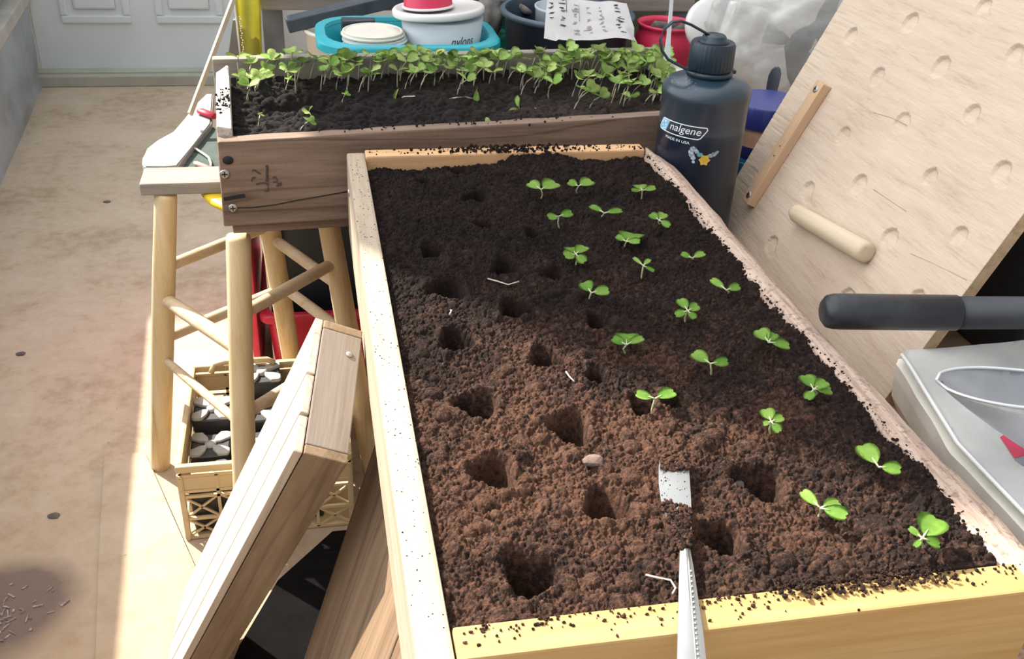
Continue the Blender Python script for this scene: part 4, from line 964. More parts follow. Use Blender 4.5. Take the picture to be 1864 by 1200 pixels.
# ================================================================== PLYWOOD PRESS BOARD
px0, yA, yB = .4055, .272, .662; e2 = Vector((.400, 0, .9165)); nrm = Vector((-.9165, 0, .400))
pw = Matrix((Vector((0, -1, 0)), e2, nrm)).transposed().to_4x4(); pw.translation = Vector((px0, yB, .457))
# local frame: x to the right (towards camera), y up the slope, z out of the face
def onply(px, py, off=0):
    d = ray(px, py); o = pw.translation+nrm*off; t = (o-CAM).dot(nrm)/d.dot(nrm); return pw.inverted() @ (CAM+d*t)
pb = thing('press_board', 'light plywood board with round dents, batten and dowel handle leaning behind the bottle', 'plywood board', mw=pw)
Wp, Hp, Tp = yB-yA, .46, .011
dents = [(1790, 12, 1), (1656, 42, 1), (1548, 66, 1), (1846, 98, 1), (1712, 122, 1), (1596, 140, 1), (1768, 208, 1), (1640, 225, .8), (1534, 248, .7), (1822, 312, 1), (1692, 322, 1), (1563, 336, 1), (1470, 346, 1), (1745, 430, 1), (1618, 435, .9), (1404, 445, .8), (1668, 545, 1), (1540, 545, .8), (1650, -60, 1), (1540, -30, 1), (1900, 200, 1), (1880, -10, 1)]
ngx, ngy = 300, 350
xg = np.linspace(0, Wp, ngx)[None, :]; yg = np.linspace(0, Hp, ngy)[:, None]; Z = np.zeros((ngy, ngx))
for k, (px, py, s_) in enumerate(dents):
    p = onply(px, py); r_ = .0092*(.85+.3*((k*37) % 10)/10)
    d = np.sqrt((xg-p.x)**2+(yg-p.y)**2); tl = (.35+.65*np.clip(((xg-p.x)*-.5+(yg-p.y)*.8)/r_, -1, 1)*.8)
    Z -= np.where(d < r_, .0034*s_*np.clip(tl+.3, .1, 1), 0)
    if k % 3 == 0: d2 = np.sqrt((xg-p.x-.007)**2+((yg-p.y+.006)*1.5)**2); Z -= np.where((d2 < .008) & (d >= r_), .0006, 0)
Z += np.random.default_rng(2).normal(0, .00004, Z.shape)
# raised open grain streaks along the face
ndx = np.array([[mnoise.noise(Vector((x*18, y*420, 1))) for x in np.linspace(0, Wp, ngx//3)] for y in np.linspace(0, Hp, ngy)]); ndx = np.repeat(ndx, 3, 1)[:, :ngx]
wgt = np.clip(1.15-xg/.12, .15, 1)*np.clip(1.25-np.abs(yg-.17)/.22, .2, 1); Z -= np.clip(ndx-.22, 0, 1)*.0016*wgt
xe = np.repeat(np.linspace(0, Wp, ngx)[None, :], ngy, 0); ye = np.repeat(np.linspace(0, Hp, ngy)[:, None], ngx, 1)
v = np.stack([xe, ye, Z], -1).reshape(-1, 3); idx = np.arange(ngx*ngy).reshape(ngy, ngx)
q = np.stack([idx[:-1, :-1], idx[:-1, 1:], idx[1:, 1:], idx[1:, :-1]], -1).reshape(-1, 4)
loop = np.concatenate([idx[0, :], idx[1:, -1], idx[-1, -2::-1], idx[-2:0:-1, 0]]); sk = v[loop].copy(); sk[:, 2] = -Tp; n0 = len(v); v = np.concatenate([v, sk]); m_ = len(loop); a = np.arange(m_)
faces = q.tolist()+np.stack([loop, n0+a, n0+(a+1) % m_, np.roll(loop, -1)], -1).tolist()+[(n0+a)[::-1].tolist()]
me = bpy.data.meshes.new('panel'); me.from_pydata(v.tolist(), [], faces); me.update(); me.materials.append(M['ply']); me.materials.append(M['plyedge'])
for p in me.polygons:
    if p.index >= len(q): p.material_index = 1
    else: p.use_smooth = True
po_ = bpy.data.objects.new('panel', me); C.objects.link(po_); po_.parent = pb
A_, B_ = onply(1491, 160, .008), onply(1364, 360, .008)
dv = (B_-A_); L_ = dv.length+.012; dv.normalize()
bm = bmesh.new(); bx(bm, 0, L_, -.0082, .0082, 0, .0105, .0008)
ang = math.atan2(dv.y, dv.x); A0 = A_-dv*.006; bmw = Matrix.Translation((A0.x, A0.y, .0002)) @ Matrix.Rotation(ang, 4, 'Z')
ba = obj('batten', bm, 'batten', pb, mw=bmw)
for xx in (.0085, L_-.0085):
    bm = bmesh.new(); bc = bmesh.new(); screw(bm, bc, (xx, 0, .0104), (0, 0, 1), .0040); s_ = obj('screw', bm, 'screw', ba); obj('screw_slot', bc, 'recess', s_)
bm = bmesh.new()
for t in (.52, .60): lathe(bm, [(.0009, .0105), (.0009, .0108), (0, .0108)], c=(L_*t, .001, 0), n=8)
obj('nail_hole', bm, 'recess', ba)
A_, B_ = onply(1446, 386, .010), onply(1572, 458, .010); A_.z = B_.z = .0085; dv = (B_-A_).normalized(); L_ = (B_-A_).length
bm = bmesh.new(); tube(bm, [(-.004, 0, 0), (-.0015, 0, 0), (.004, 0, 0), (L_*.3, 0, 0), (L_*.7, 0, .0005), (L_-.002, 0, 0), (L_+.003, 0, 0), (L_+.0042, 0, 0)], [.003, .0072, .0092, .0095, .0098, .0102, .0092, .006], 24)
obj('dowel_handle', bm, 'dowel', pb, smooth=True, mw=Matrix.Translation(A_) @ Matrix.Rotation(math.atan2(dv.y, dv.x), 4, 'Z'))
for path in ([(1658, 462), (1700, 480), (1735, 497), (1760, 510)], [(1590, 205), (1625, 215), (1650, 228)], [(1590, 345), (1620, 365), (1650, 385)]):
    P = [onply(*p) for p in path]; bm = bmesh.new()
    tube(bm, [(p.x, p.y, -.0001) for p in P], .0004, 5); obj('grain_split', bm, 'plyedge', pb)

# ================================================================== BLACK CRATE behind, black tube, bag with scoop
bk = thing('storage_crate', 'black plastic crate in shade behind the plywood board', 'crate', (.66, .36, .4555)); KK = Matrix.Translation((-.66, -.36, -.4555))
bm = bmesh.new(); bx(bm, .545, .80, .300, .60, .4555, .60, .006); obj('body', bm, 'black', bk, mw=KK)
bm = bmesh.new(); bx(bm, .541, .806, .295, .606, .600, .612, .004); obj('lid', bm, 'black', bk, mw=KK)
tz = .5665
pA = az(1512, 567, tz); pB = az(1864, 571, tz); dr = (pB-pA).normalized()
tb = thing('tool_handle', 'black tubular handle with rounded end lying from the flat rim over the white bag', 'tool handle', pA)
q_ = Vector((1, 0, 0)).rotation_difference(dr).to_matrix().to_4x4(); r0 = .0137; cl_ = (az(1738, 569, tz)-pA).length
bm = bmesh.new(); tube(bm, [(-.0065, 0, 0), (-.006, 0, 0), (-.003, 0, 0), (.002, 0, 0), (.01, 0, 0), (cl_, 0, 0)], [.004, .0085, .0122, r0-.0002, r0, r0], 32); obj('grip', bm, plain('worn black grip', (.020, .022, .026), .42, var=.3, scale=60, bumps=.15), tb, smooth=False, mw=q_)
bm = bmesh.new(); tube(bm, [(cl_-.001, 0, 0), (cl_+.30, 0, .004)], [r0-.0011, r0-.0011], 32); obj('shaft', bm, 'black', tb, mw=q_)
# bag: soft block with a seam
def bagtop(): return [(1643, 648), (1660, 672), (1700, 738), (1745, 810), (1800, 868), (1864, 935), (1960, 1030)]
L_edge = [az(*p, .512) for p in bagtop()]
bg_ = thing('potting_bag', 'white printed plastic bag lying right of the near flat under the metal scoop', 'bag', (.5, .1, .4555)); GM = Matrix.Translation((-.5, -.1, -.4555))
bm = bmesh.new(); nU, nV = 40, 48; G = []
ey = np.array([p.y for p in L_edge][::-1]); ex = np.array([p.x for p in L_edge][::-1])
for i in range(nV+1):
    y = -.10+i*(.272+.10)/nV; row = []
    xl = float(np.interp(min(y, ey[-1]), ey, ex))+(max(0, y-ey[-1])*1.0)
    for k in range(nU+1):
        u = k/nU; x = xl+u*(.66-xl)
        z = .5115+.010*math.sin(min(1, u*3)*PI/2)*math.sin(min(1, max(0, .272-y)*9)*PI/2)+mnoise.noise(Vector((x*16, y*16, 2)))*.004*min(1, u*6)
        row.append(bm.verts.new((x, y, z)))
    G.append(row)
for i in range(nV):
    for k in range(nU): bm.faces.new((G[i][k], G[i][k+1], G[i+1][k+1], G[i+1][k]))
bmesh.ops.solidify(bm, geom=bm.faces[:], thickness=.0035)
obj('top_film', bm, 'bag', bg_, smooth=True, mw=GM)
bm = bmesh.new(); R = []
for i in range(nV+1):
    y = -.098+i*(.268+.098)/nV; xl = float(np.interp(min(y, ey[-1]), ey, ex))+(max(0, y-ey[-1])*1.0); w_ = mnoise.noise(Vector((y*30, 3, 1)))*.0016
    R.append([bm.verts.new((xl-.0045+w_, y, .5055)), bm.verts.new((xl-.004, y, .4945)), bm.verts.new((xl-.001-w_, y, .475)), bm.verts.new((xl+.010, y, .4565)), bm.verts.new((.655, y, .4565)), bm.verts.new((.655, y, .5055))])
for a_, b_ in zip(R, R[1:]):
    for k in range(6): bm.faces.new((a_[k], a_[(k+1) % 6], b_[(k+1) % 6], b_[k]))
bm.faces.new(R[0]); bm.faces.new(R[-1][::-1]); obj('bag_body', bm, 'bagside', bg_, smooth=False, mw=GM)
bm = bmesh.new(); tube(bm, [p+Vector((-.0012, 0, .0012)) for p in L_edge], .0016, 8); obj('folded_seam', bm, 'bag', bg_, smooth=True, mw=GM)
def onbag(px, py):
    p = az(px, py, .5225); return Vector((p.x, p.y, .5238))
def patch(poly, mat, name):
    bm = bmesh.new(); P = [onbag(*p) for p in poly]; prism(bm, [(p.x, p.y) for p in P], .5170, .5258); return obj(name, bm, mat, bg_, mw=GM)
# printed marks follow the film: project a grid of the patch on the film surface
def filmz(x, y):
    xl = float(np.interp(min(y, ey[-1]), ey, ex))+(max(0, y-ey[-1])*1.0); u = (x-xl)/(.66-xl)
    return .5115+.010*math.sin(min(1, max(0, u)*3)*PI/2)*math.sin(min(1, max(0, .272-y)*9)*PI/2)+mnoise.noise(Vector((x*16, y*16, 2)))*.004*min(1, max(0, u)*6)
def decal(polys, mat, name):
    bm = bmesh.new()
    for poly in polys:
        f = bm.faces.new([bm.verts.new(az(px, py, .519)) for px, py in poly])
    bmesh.ops.triangulate(bm, faces=bm.faces[:]); bmesh.ops.subdivide_edges(bm, edges=bm.edges[:], cuts=2, use_grid_fill=True)
    for v in bm.verts: v.co.z = filmz(v.co.x, v.co.y)+.0006
    return obj(name, bm, mat, bg_, mw=GM)
M['bagprint'] = plain('faded red print', (.46, .12, .12), .5, var=.35, scale=200); M['bagred'] = plain('red print', (.55, .03, .08), .5)
decal([[(1715, 668), (1740, 668), (1752, 676), (1738, 680), (1728, 686), (1716, 680)], [(1786, 668), (1822, 668), (1815, 674), (1800, 676), (1795, 673)], [(1851, 670), (1862, 670), (1860, 676), (1852, 677)]], 'bagprint', 'printed_marks')
decal([[(1741, 672), (1744, 671), (1745, 677), (1742, 677)], [(1747, 672), (1752, 671), (1752, 673), (1748, 676)], [(1755, 671), (1757, 671), (1759, 676), (1756, 676)], [(1762, 671), (1770, 670), (1770, 672), (1762, 674)], [(1774, 671), (1776, 671), (1777, 675), (1775, 675)]], 'ink', 'printed_letters')
decal([[(1822, 792), (1832, 786), (1864, 808), (1880, 822), (1866, 828), (1847, 830)]], 'bagred', 'red_diamond')
decal([[(1847, 832), (1866, 829), (1885, 825), (1890, 850), (1872, 850)]], plain('grey print', (.22, .23, .26), .5), 'grey_diamond')
# small creased paper tabs at the torn bag corner
bm = bmesh.new(); P = [az(*p, .5) for p in ((1632, 660), (1646, 652), (1668, 690), (1660, 712), (1650, 705))]; prism(bm, [(p.x, p.y) for p in P], .4975, .4995); obj('torn_flap', bm, 'bagside', bg_, mw=GM)

# scoop: open trough with a rounded tip, on the bag
sc0 = az(1716, 694, .574); sc1 = az(1900, 712, .574); ax1 = (sc1-sc0); Ls = ax1.length+.05; ax1.normalize()
sd = Vector((0, 0, 1)).cross(ax1).normalized(); sup = Vector((0, 0, 1))
sm = Matrix((ax1, sd, sup)).transposed().to_4x4(); sm.translation = Vector((sc0.x, sc0.y, .5235))
scp = thing('metal_scoop', 'cast aluminium scoop lying on the white bag', 'scoop', mw=sm)
bm = bmesh.new(); nL, nA = 26, 22; ring = []
for i in range(nL+1):
    t = i/nL; x = Ls*t; w_ = .023*math.sqrt(max(.0004, min(1, (t/.42))*(2-min(1, t/.42)))); row = []
    for k in range(nA+1):
        a = PI*(1+k/nA); yy = w_*math.cos(a); zz = .0505+.001*t-.0495*abs(math.sin(a))**.9*min(1, (t/.62)**.85)
        row.append(bm.verts.new((x-.004*abs(math.cos(a))*(1-t), yy, max(zz, .0005))))
    ring.append(row)
for a_, b_ in zip(ring, ring[1:]):
    for k in range(nA): bm.faces.new((a_[k], a_[k+1], b_[k+1], b_[k]))
bmesh.ops.solidify(bm, geom=bm.faces[:], thickness=.0014); obj('bowl', bm, 'alu', scp, smooth=True)
bm = bmesh.new(); 
for k in (0, nA):
    P = []
    for i in range(nL+1):
        t = i/nL; w_ = .023*math.sqrt(max(.0004, min(1, (t/.42))*(2-min(1, t/.42)))); P.append((Ls*t-.004*(1-t), w_*(-1 if k == 0 else 1), .0505+.001*t))
    tube(bm, P, .0011, 6)
obj('rolled_rim', bm, 'alu', scp, smooth=True)
bm = bmesh.new(); tube(bm, [(Ls-.002, 0, .028), (Ls+.02, 0, .034), (Ls+.10, 0, .04)], [.009, .0075, .008], 14); obj('handle', bm, 'alu', scp, smooth=True)

# ================================================================== BACKGROUND PILE on the bench
# low wooden box carrying the turquoise basin
bm = bmesh.new(); bx(bm, -.03, .205, .985, 1.13, .4555, .512, .003); tag(obj('wooden_box', bm, 'grey_x'), 'low grey wooden box under the turquoise basin', 'box')
tote('washing_basin', 'turquoise plastic basin holding white lids and a cloudy tub behind the back flat', 'basin', -.030, .203, .978, 1.135, .5125, .5705, 'turq', rimw=.009, taper=.022, bev=.055)
bm = bmesh.new(); bx(bm, -.002, .046, 1.085, 1.108, .518, .578, .003); noisy(bm, .003, 30, 2); tag(obj('dark_pot', bm, 'navy'), 'dark pot standing behind the white lids in the turquoise basin', 'pot')
bm = bmesh.new(); lathe(bm, [(0, .517), (.034, .517), (.038, .5545), (0, .5545)], c=(.039, 1.04, 0), n=32); tag(obj('upturned_pot', bm, 'navy'), 'dark round pot under the stack of white lids', 'pot')
for k, lab in enumerate(('lowest white lid in the stack inside the turquoise basin', 'middle white lid in the stack inside the turquoise basin', 'top cream white lid in the stack inside the turquoise basin')):
    z = .5547+k*.0074; bm = bmesh.new(); r_ = .0435+(.0012 if k == 1 else 0)
    lathe(bm, [(0, z), (r_-.002, z), (r_, z+.0012), (r_, z+.0028), (r_-.0022, z+.0034), (r_-.0022, z+.0066), (r_-.004, z+.0073), (r_-.006, z+.0058), (0, z+.0058)], c=(.039+rng.normal(0, .001), 1.04, 0), n=48)
    tag(smooth_shade(obj('plastic_lid', bm, 'cream' if k == 2 else 'white'), 35), lab, 'lid', 'white lids in the basin')
tcx, tcy = .136, 1.062
tub = thing('plastic_tub', 'cloudy plastic tub with pale lid and handwriting inside the turquoise basin', 'tub', (tcx, tcy, .518))
bm = bmesh.new(); lathe(bm, [(0, 0), (.047, 0), (.0495, .003), (.0575, .073), (0, .073)], n=56); tbo = obj('body', bm, 'tub', tub)
bm = bmesh.new(); lathe(bm, [(.0580, .0725), (.0635, .073), (.0645, .075), (.0645, .080), (.0625, .0825), (.058, .083), (.0565, .081), (0, .081)], n=56); tl = obj('lid', bm, 'white', tub)
tl.rotation_euler = (-.05, -.06, 0); tl.location = (0, 0, .002)
ta = math.atan2(CAM.y-tcy, CAM.x-tcx); bm = text_bm('nylons', .021, .35)
xs_ = [v.co.x for v in bm.verts]; sc_ = .036/(max(xs_)-min(xs_))
for v in bm.verts:
    u = v.co.x*sc_+.012; zz = .044+v.co.y*.9; R_ = .0497+(zz-.003)*.1186+.0006; a = ta+u/R_; v.co = Vector((R_*math.cos(a), R_*math.sin(a), zz))
obj('handwriting', bm, 'ink', tbo)
rd = thing('cup', 'red cup with a white rim upturned on the cloudy tub lid', 'cup', (.116, 1.057, .6035)); bm = bmesh.new(); lathe(bm, [(.0345, .001), (.0335, .003), (.0300, .07), (.028, .073), (0, .073)], n=48); obj('body', bm, 'pinkred', rd)
bm = bmesh.new(); lathe(bm, [(.0335, 0), (.0362, .0005), (.0366, .0018), (.0355, .003), (.0335, .0034)], n=48); obj('rim', bm, 'white', rd); rd.rotation_euler = (-.05, -.06, 0)
bm = bmesh.new(); lathe(bm, [(0, .456), (.055, .456), (.063, .528), (.066, .530), (.066, .534), (.060, .534), (.052, .460), (0, .460)], c=(.010, 1.225, 0), n=40); tag(obj('bucket', bm, 'cream'), 'cream plastic bucket partly hidden behind the turquoise basin', 'bucket')
# dark board lying over the pile
bm = bmesh.new(); a_ = Vector((-.079, 1.222, .5385)); b_ = Vector((.26, 1.255, .612)); bar(bm, a_, b_, .034, .019, .002); tag(obj('plank', bm, 'darkwood'), 'dark blue grey plank lying over the basin and buckets', 'plank')
# timber rack: post and crossbar, yellow sheet hanging
rk = thing('rack', 'grey timber rack with a crossbar behind the yellow sheet', 'rack', (-.1, 1.31, .4555)); RM = Matrix.Translation((.1, -1.31, -.4555))
bm = bmesh.new(); bx(bm, -.118, -.086, 1.295, 1.327, .4555, 1.1, .002); obj('post', bm, 'greypost', rk, mw=RM)
bm = bmesh.new(); bx(bm, .56, .592, 1.295, 1.327, .4555, 1.1, .002); obj('post', bm, 'greypost', rk, mw=RM)
bm = bmesh.new(); bx(bm, -.118, .592, 1.277, 1.2945, .547, .572, .002); obj('crossbar', bm, 'grey_x', rk, mw=RM)
bm = bmesh.new(); bx(bm, -.118, .592, 1.271, 1.2945, 1.05, 1.09, .002); obj('crossbar', bm, 'grey_x', rk, mw=RM)
y_ = 1.255; A, B = ay(428, 0, y_), ay(474, 0, y_); A2, B2 = ay(440, 112, y_), ay(477, 112, y_)
bm = bmesh.new(); G = []
for i in range(31):
    t = -2.4+i*3.4/30; row = []
    for k in range(9):
        u = k/8; p = (A.lerp(A2, t)).lerp(B.lerp(B2, t), u); p = Vector((p.x, y_+.006*math.sin(u*PI*2.2+t)+mnoise.noise(p*18)*.004, max(p.z, .46))); row.append(bm.verts.new(p))
    G.append(row)
for i in range(30):
    for k in range(8): bm.faces.new((G[i][k], G[i+1][k], G[i+1][k+1], G[i][k+1]))
bmesh.ops.solidify(bm, geom=bm.faces[:], thickness=.0012)
ys_ = thing('plastic_sheet', 'yellow plastic sheet hanging from the rack beside the door', 'plastic sheet', (-.14, y_, .46)); YM = Matrix.Translation((.14, -y_, -.46)); obj('sheet', bm, 'yellow', ys_, smooth=True, mw=YM)
bm = bmesh.new(); P = [A.lerp(A2, t)+Vector((-.001, -.003, 0)) for t in (-2.4, -1, 0, .5, 1)]; tube(bm, P, .0016, 6); obj('white_edging', bm, 'white', ys_, mw=YM)
bm = bmesh.new()
for k in range(20):
    t = .25+k*.038; p = A.lerp(A2, t)+Vector((.0045+.001*math.sin(k*2), -.007, 0)); bmesh.ops.create_icosphere(bm, subdivisions=1, radius=.0013, matrix=Matrix.Translation(p))
obj('stitching', bm, 'white', ys_, mw=YM)
M['darkwood2'] = wood('dark grey brown board', (.12, .11, .10), (.17, .155, .14), (.22, .20, .18), axis=2, grain=50)
q1, q2 = ay(424, 37, 1.27), ay(446, 37, 1.27)
bmm = bmesh.new(); prism(bmm, [(-.178, .4556), (q1.x, q1.z), (q2.x, q2.z), (-.135, .4556)], 0, .012)
for v in bmm.verts: v.co = Vector((v.co.x, 1.27+v.co.z, v.co.y))
tag(obj('board', bmm, 'darkwood2'), 'dark slanted board standing behind the lath and yellow sheet', 'board')

# dark round tub with handwritten paper on it
bcx, bcy, br = .335, 1.135, .097
bt2 = thing('round_tub', 'dark slate round tub under the handwritten paper', 'tub', (bcx, bcy, .4555)); bm = bmesh.new()
lathe(bm, [(0, .0), (.082, 0), (.085, .004), (br-.003, .118), (br, .120), (br+.003, .1225), (br+.002, .1265), (br-.003, .127), (br-.006, .122), (.080, .006), (0, .006)], n=64); obj('body', bm, 'tubnavy', bt2)
bm = bmesh.new(); lathe(bm, [(br+.0005, .119), (br+.004, .1205), (br+.0045, .125), (br+.002, .128), (br-.003, .1275)], n=64); obj('rim', bm, plain('scuffed slate rim', (.06, .09, .12), .4), bt2)
bm = bmesh.new(); lathe(bm, [(0, .10), (.05, .10), (.0515, .14), (.053, .142), (.053, .145), (.050, .145), (.048, .106), (0, .106)], c=(bcx+.01, bcy+.03, .4555-.02), n=40)
tag(obj('plastic_cup', bm, 'tub'), 'cloudy cup inside the dark tub under the paper', 'cup')
# paper: wavy sheet resting over the rim
pc = [(996, -4), (1140, 12), (1166, 78), (990, 70)]
zs = (.618, .612, .585, .588)
Pp = [az(*c_, z) for c_, z in zip(pc, zs)]
bm = bmesh.new(); nU, nV = 40, 26; G = []
def pap(u, v, off=0):
    p = (Pp[0].lerp(Pp[1], u)).lerp(Pp[3].lerp(Pp[2], u), v)
    w_ = .003*math.sin(u*9+1.5*v)*(.4+.6*v)+.0035*math.sin(v*5+u*2)*.6+mnoise.noise(Vector((u*4, v*4, 1)))*.003
    if v > .85 and u < .15: w_ -= (v-.85)*.02
    if u > .9 and v > .6: w_ -= (u-.9)*.09
    return p+Vector((0, 0, w_+off+.002))
for i in range(nV+1): G.append([bm.verts.new(pap(k/nU, i/nV)) for k in range(nU+1)])
for i in range(nV):
    for k in range(nU): bm.faces.new((G[i][k], G[i+1][k], G[i+1][k+1], G[i][k+1]))
bmesh.ops.solidify(bm, geom=bm.faces[:], thickness=-.0006)
nt_ = thing('paper_note', 'crinkled white paper with columns of handwriting lying on the dark round tub', 'paper', Pp[3]); PM = Matrix.Translation(-Pp[3]); obj('sheet', bm, 'paper', nt_, smooth=True, mw=PM)
r7 = np.random.default_rng(12)
for k, (u0, v0, v1, wgt) in enumerate(((.06, .22, .62, 1), (.19, .08, .70, 1.4), (.34, .18, .88, 1.3), (.485, .20, .84, 1.1), (.64, .17, .86, 1.1), (.835, .12, .90, 1.5))):
    bm = bmesh.new(); v = v0
    while v < v1:
        amp = .024*wgt*(.7+.5*r7.random()); st = [(u0+r7.normal(0, .012)+amp*(-1 if j % 2 else 1)*r7.uniform(.3, 1), v+j*.014+r7.normal(0, .004)) for j in range(int(r7.integers(3, 6)))]
        P = [pap(a, b_, .0010) for a, b_ in st]
        for a_, b_ in zip(P, P[1:]): tube(bm, [a_, b_], .00042 if k != 3 else .00036, 4)
        v += .055+.05*r7.random()+(.05 if r7.random() < .25 else 0)
    if k in (1, 2): P = [pap(u0+.045, a, .001) for a in np.linspace(v0, v0+.35, 8)]; tube(bm, P, .0004, 4)
    obj('handwriting', bm, 'ink' if k in (0, 1, 5) else 'ink_pink', nt_, mw=PM)
# green crate behind, blue lid, dusty glove
tote('storage_tote', 'teal green plastic tote behind the dark round tub', 'tote', .215, .455, 1.30, 1.335, .4555, .66, 'green', taper=.004, bev=.012)
gl = bmesh.new(); bmesh.ops.create_icosphere(gl, subdivisions=4, radius=1)
for v in gl.verts:
    v.co = Vector((v.co.x*.022, v.co.y*.018, v.co.z*.034))*(1+.22*mnoise.noise(v.co*1.7)+.08*mnoise.noise(v.co*5))
gc = ay(893, 26, 1.215); gl2 = thing('work_glove', 'dusty grey work glove hanging on the pile between basin and dark tub', 'glove', gc); obj('palm', gl, 'glove', gl2, smooth=True)
for k in range(4):
    bm = bmesh.new(); x = .006+k*.0095; tube(bm, [(x*.5, 0, .014), (x+.006, -.004, .024-k*.003), (x+.018, -.007, .026-k*.006), (x+.028, -.006, .021-k*.006)], [.0062, .0065, .006, .004], 10); obj('finger', bm, 'glove', gl2, smooth=True)
bm = bmesh.new(); bx(bm, gc.x-.03, gc.x+.03, 1.205, 1.255, .4555, gc.z-.031, .004); tag(obj('green_box', bm, 'green'), 'green box under the dusty glove beside the dark tub', 'box')
# red bucket
rcx, rcy = .488, 1.115
rb = thing('bucket', 'pinkish red plastic bucket full of odds and ends behind the bottle', 'bucket', (rcx, rcy, .4555)); bm = bmesh.new()
lathe(bm, [(0, 0), (.039, 0), (.041, .004), (.0465, .066), (.0485, .078), (.0475, .090), (.0440, .099), (.0425, .104), (.0435, .108), (.046, .110), (.046, .1135), (.0425, .1135), (.0405, .106), (.0435, .08), (.037, .006), (0, .006)], n=56); obj('body', bm, 'pinkred', rb)
for k, (dx, dy, dz, ry, rl, lab) in enumerate(((-.012, -.012, .096, 1.3, .05, 'brown roll lying across the mouth of the red bucket'), (.014, -.004, .098, .9, .044, 'grey roll at the right in the red bucket'), (.002, .014, .102, 1.75, .05, 'grey brown roll at the rear of the red bucket'))):
    bm = bmesh.new(); tube(bm, [(0, 0, -rl/2), (0, 0, -rl*.42), (0, 0, rl*.42), (0, 0, rl/2)], [.006, .009, .009, .006], 14); noisy(bm, .001, 60, k)
    o = tag(obj('cloth_roll', bm, 'stone'), lab, 'cloth roll', 'rolls in the red bucket'); o.location = (rcx+dx, rcy+dy, .4555+dz); o.rotation_euler = (.2*k, ry, .7*k-.6)
for k, (dx, dy, lab) in enumerate(((.026, -.016, 'dark knob at the front right in the red bucket'), (.020, -.026, 'small black knob at the front edge of the red bucket'))):
    bm = bmesh.new(); bmesh.ops.create_icosphere(bm, subdivisions=3, radius=.008); o = tag(obj('knob', bm, 'black', smooth=True), lab, 'knob'); o.location = (rcx+dx, rcy+dy, .4555+.1015)
# olive panel behind
bm = bmesh.new(); bx(bm, .43, .70, 1.36, 1.385, .001, .95, .006); tag(obj('canvas_panel', bm, 'olive'), 'plain olive green canvas panel standing behind the red bucket', 'panel')

# clear bag with dark pots and cartons inside
bgx = Vector((.655, .985, .4555)); cb = thing('clear_bag', 'crinkled clear plastic bag of dark odds and ends behind the bottle', 'plastic bag', bgx)
bm = bmesh.new(); bmesh.ops.create_icosphere(bm, subdivisions=5, radius=1)
for v in bm.verts:
    p = v.co.copy(); k = 1+.10*mnoise.noise(p*2.2)+.05*mnoise.noise(p*6+Vector((3, 1, 0)))+.03*abs(mnoise.noise(p*11))
    sx_ = abs(p.x)**.8*(1 if p.x > 0 else -1); v.co = Vector((sx_*.150*k, p.y*.070*k, (p.z*.5+.5)**.9*.235*k if p.z > -1 else 0))
    v.co.z = max(0.0005, v.co.z)
obj('film', bm, 'film', cb, smooth=True)
r5 = np.random.default_rng(3); M['darkscrap'] = plain('slate scrap', (.07, .085, .11), .6, var=.3, scale=30)
for k, (px, py, dy, s_, sq, mt, nm, lab) in enumerate(((1452, 90, 0, .032, (.6, .5, 1.3), 'darkscrap', 'plastic_scrap', 'slanted slate scrap at the right inside the clear bag'), (1395, 62, -.01, .026, (1.3, .5, .5), 'darkscrap', 'plastic_scrap', 'dark curved scrap in the middle of the clear bag'),
        (1505, 30, .01, .026, (.5, .5, 1.4), 'darkscrap', 'plastic_scrap', 'upright dark scrap beside the plywood inside the clear bag'), (1310, 30, -.01, .018, (.6, .4, 1.5), 'darkscrap', 'plastic_scrap', 'small dark scrap at the top left inside the clear bag'),
        (1460, 130, .0, .030, (1, .5, .8), 'darkscrap', 'plastic_scrap', 'dark scrap behind the spoon inside the clear bag'), (1400, 130, -.02, .034, (.9, .35, 1.1), 'paper', 'carton', 'pale carton at the bottom of the clear bag'), (1350, 60, -.02, .040, (1, .3, 1.2), 'paper', 'carton', 'large pale carton on the left inside the clear bag'))):
    p = ay(px, py, 1.0+dy); bm = bmesh.new()
    if mt == 'paper': bx(bm, -s_*sq[0]*.8, s_*sq[0]*.8, -s_*sq[1]*.5, s_*sq[1]*.5, -s_*sq[2]*.8, s_*sq[2]*.8, .003)
    else:
        bmesh.ops.create_icosphere(bm, subdivisions=3, radius=1)
        for v in bm.verts: v.co = Vector((v.co.x*s_*sq[0], v.co.y*s_*sq[1]*.6, v.co.z*s_*sq[2]))*(1+.35*mnoise.noise(v.co*1.8+Vector((k, 0, 0))))
    o = tag(obj(nm, bm, mt, smooth=mt != 'paper'), lab, 'scrap' if mt != 'paper' else 'carton', 'things in the clear bag'); o.location = p; o.rotation_euler = (0, .5 if k in (0, 4) else (-.3 if k == 5 else .2), 0)
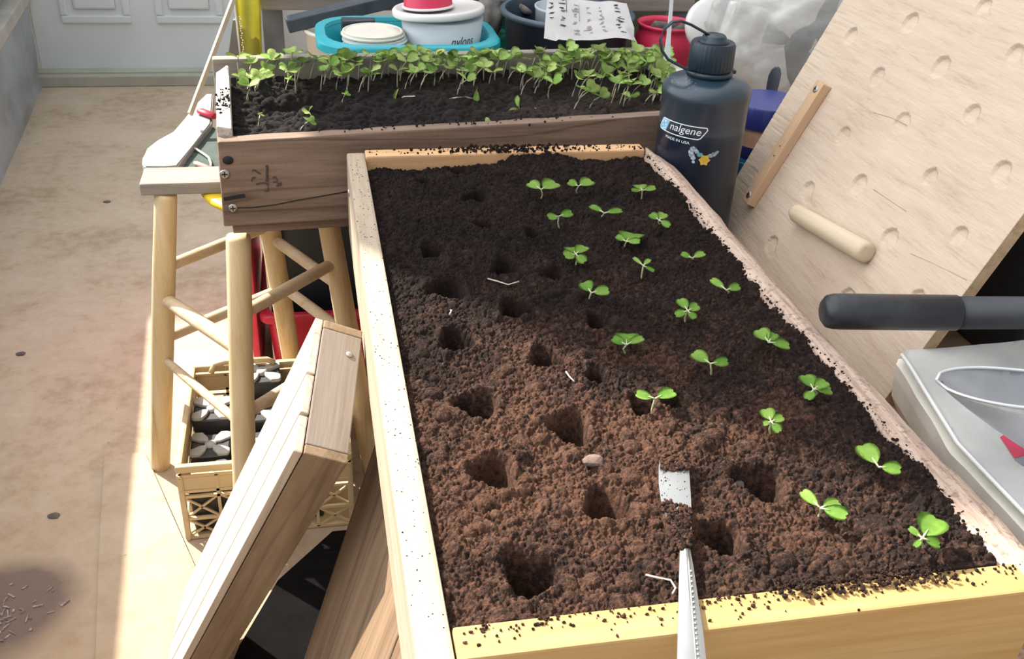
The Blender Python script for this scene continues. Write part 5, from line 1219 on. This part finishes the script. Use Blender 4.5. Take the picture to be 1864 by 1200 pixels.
bm = bmesh.new(); lathe(bm, [(0, 0), (.03, .0), (.036, .004), (.038, .012), (.034, .018), (0, .02)], n=36); o = tag(obj('round_lid', bm, 'white'), 'white round lid standing on edge at the left of the clear bag', 'lid'); p = ay(1283, 48, 1.02); o.location = p; o.rotation_euler = (1.25, 0, .2)

# dry litter on the dark floor stain
r3 = np.random.default_rng(8); V = []; Fc = []
for _ in range(70):
    x, y = -.455+r3.normal(0, .03), .59+r3.normal(0, .028); a = r3.uniform(0, PI); l_, w_ = r3.uniform(.003, .012), r3.uniform(.0008, .003); n0 = len(V)
    for sx_, sy_ in ((-1, -1), (1, -1), (1, 1), (-1, 1)):
        dx, dy = sx_*l_/2, sy_*w_/2; V.append((x+dx*math.cos(a)-dy*math.sin(a), y+dx*math.sin(a)+dy*math.cos(a), .0008+r3.uniform(0, .002)))
    for sx_, sy_ in ((-1, -1), (1, -1), (1, 1), (-1, 1)):
        dx, dy = sx_*l_/2, sy_*w_/2; V.append((x+dx*math.cos(a)-dy*math.sin(a), y+dx*math.sin(a)+dy*math.cos(a), .0002))
    Fc += [(n0, n0+1, n0+2, n0+3), (n0+7, n0+6, n0+5, n0+4)]+[(n0+i, n0+4+i, n0+4+(i+1) % 4, n0+(i+1) % 4) for i in range(4)]
me = bpy.data.meshes.new('dry_litter'); me.from_pydata(V, [], Fc); me.materials.append(plain('dry litter', (.36, .28, .26), .8, var=.4, scale=200)); o = bpy.data.objects.new('dry_litter', me); C.objects.link(o); tag(o, 'dry plant litter on the dark damp stain on the floor', 'litter', kind='stuff')
for px, py, lab in ((98, 940, 'small bluish grey flake on the floor left of the slab seam'), (195, 368, 'dark chip on the floor left of the stool'), (38, 645, 'dark scrap at the left edge of the floor')):
    p = az(px, py, 0); bm = bmesh.new(); bmesh.ops.create_icosphere(bm, subdivisions=2, radius=1)
    for v in bm.verts: v.co = Vector((v.co.x*.008, v.co.y*.006, v.co.z*.0012))*(1+.4*mnoise.noise(v.co*2))+Vector((p.x, p.y, .0015))
    tag(obj('floor_chip', bm, 'stone'), lab, 'debris')
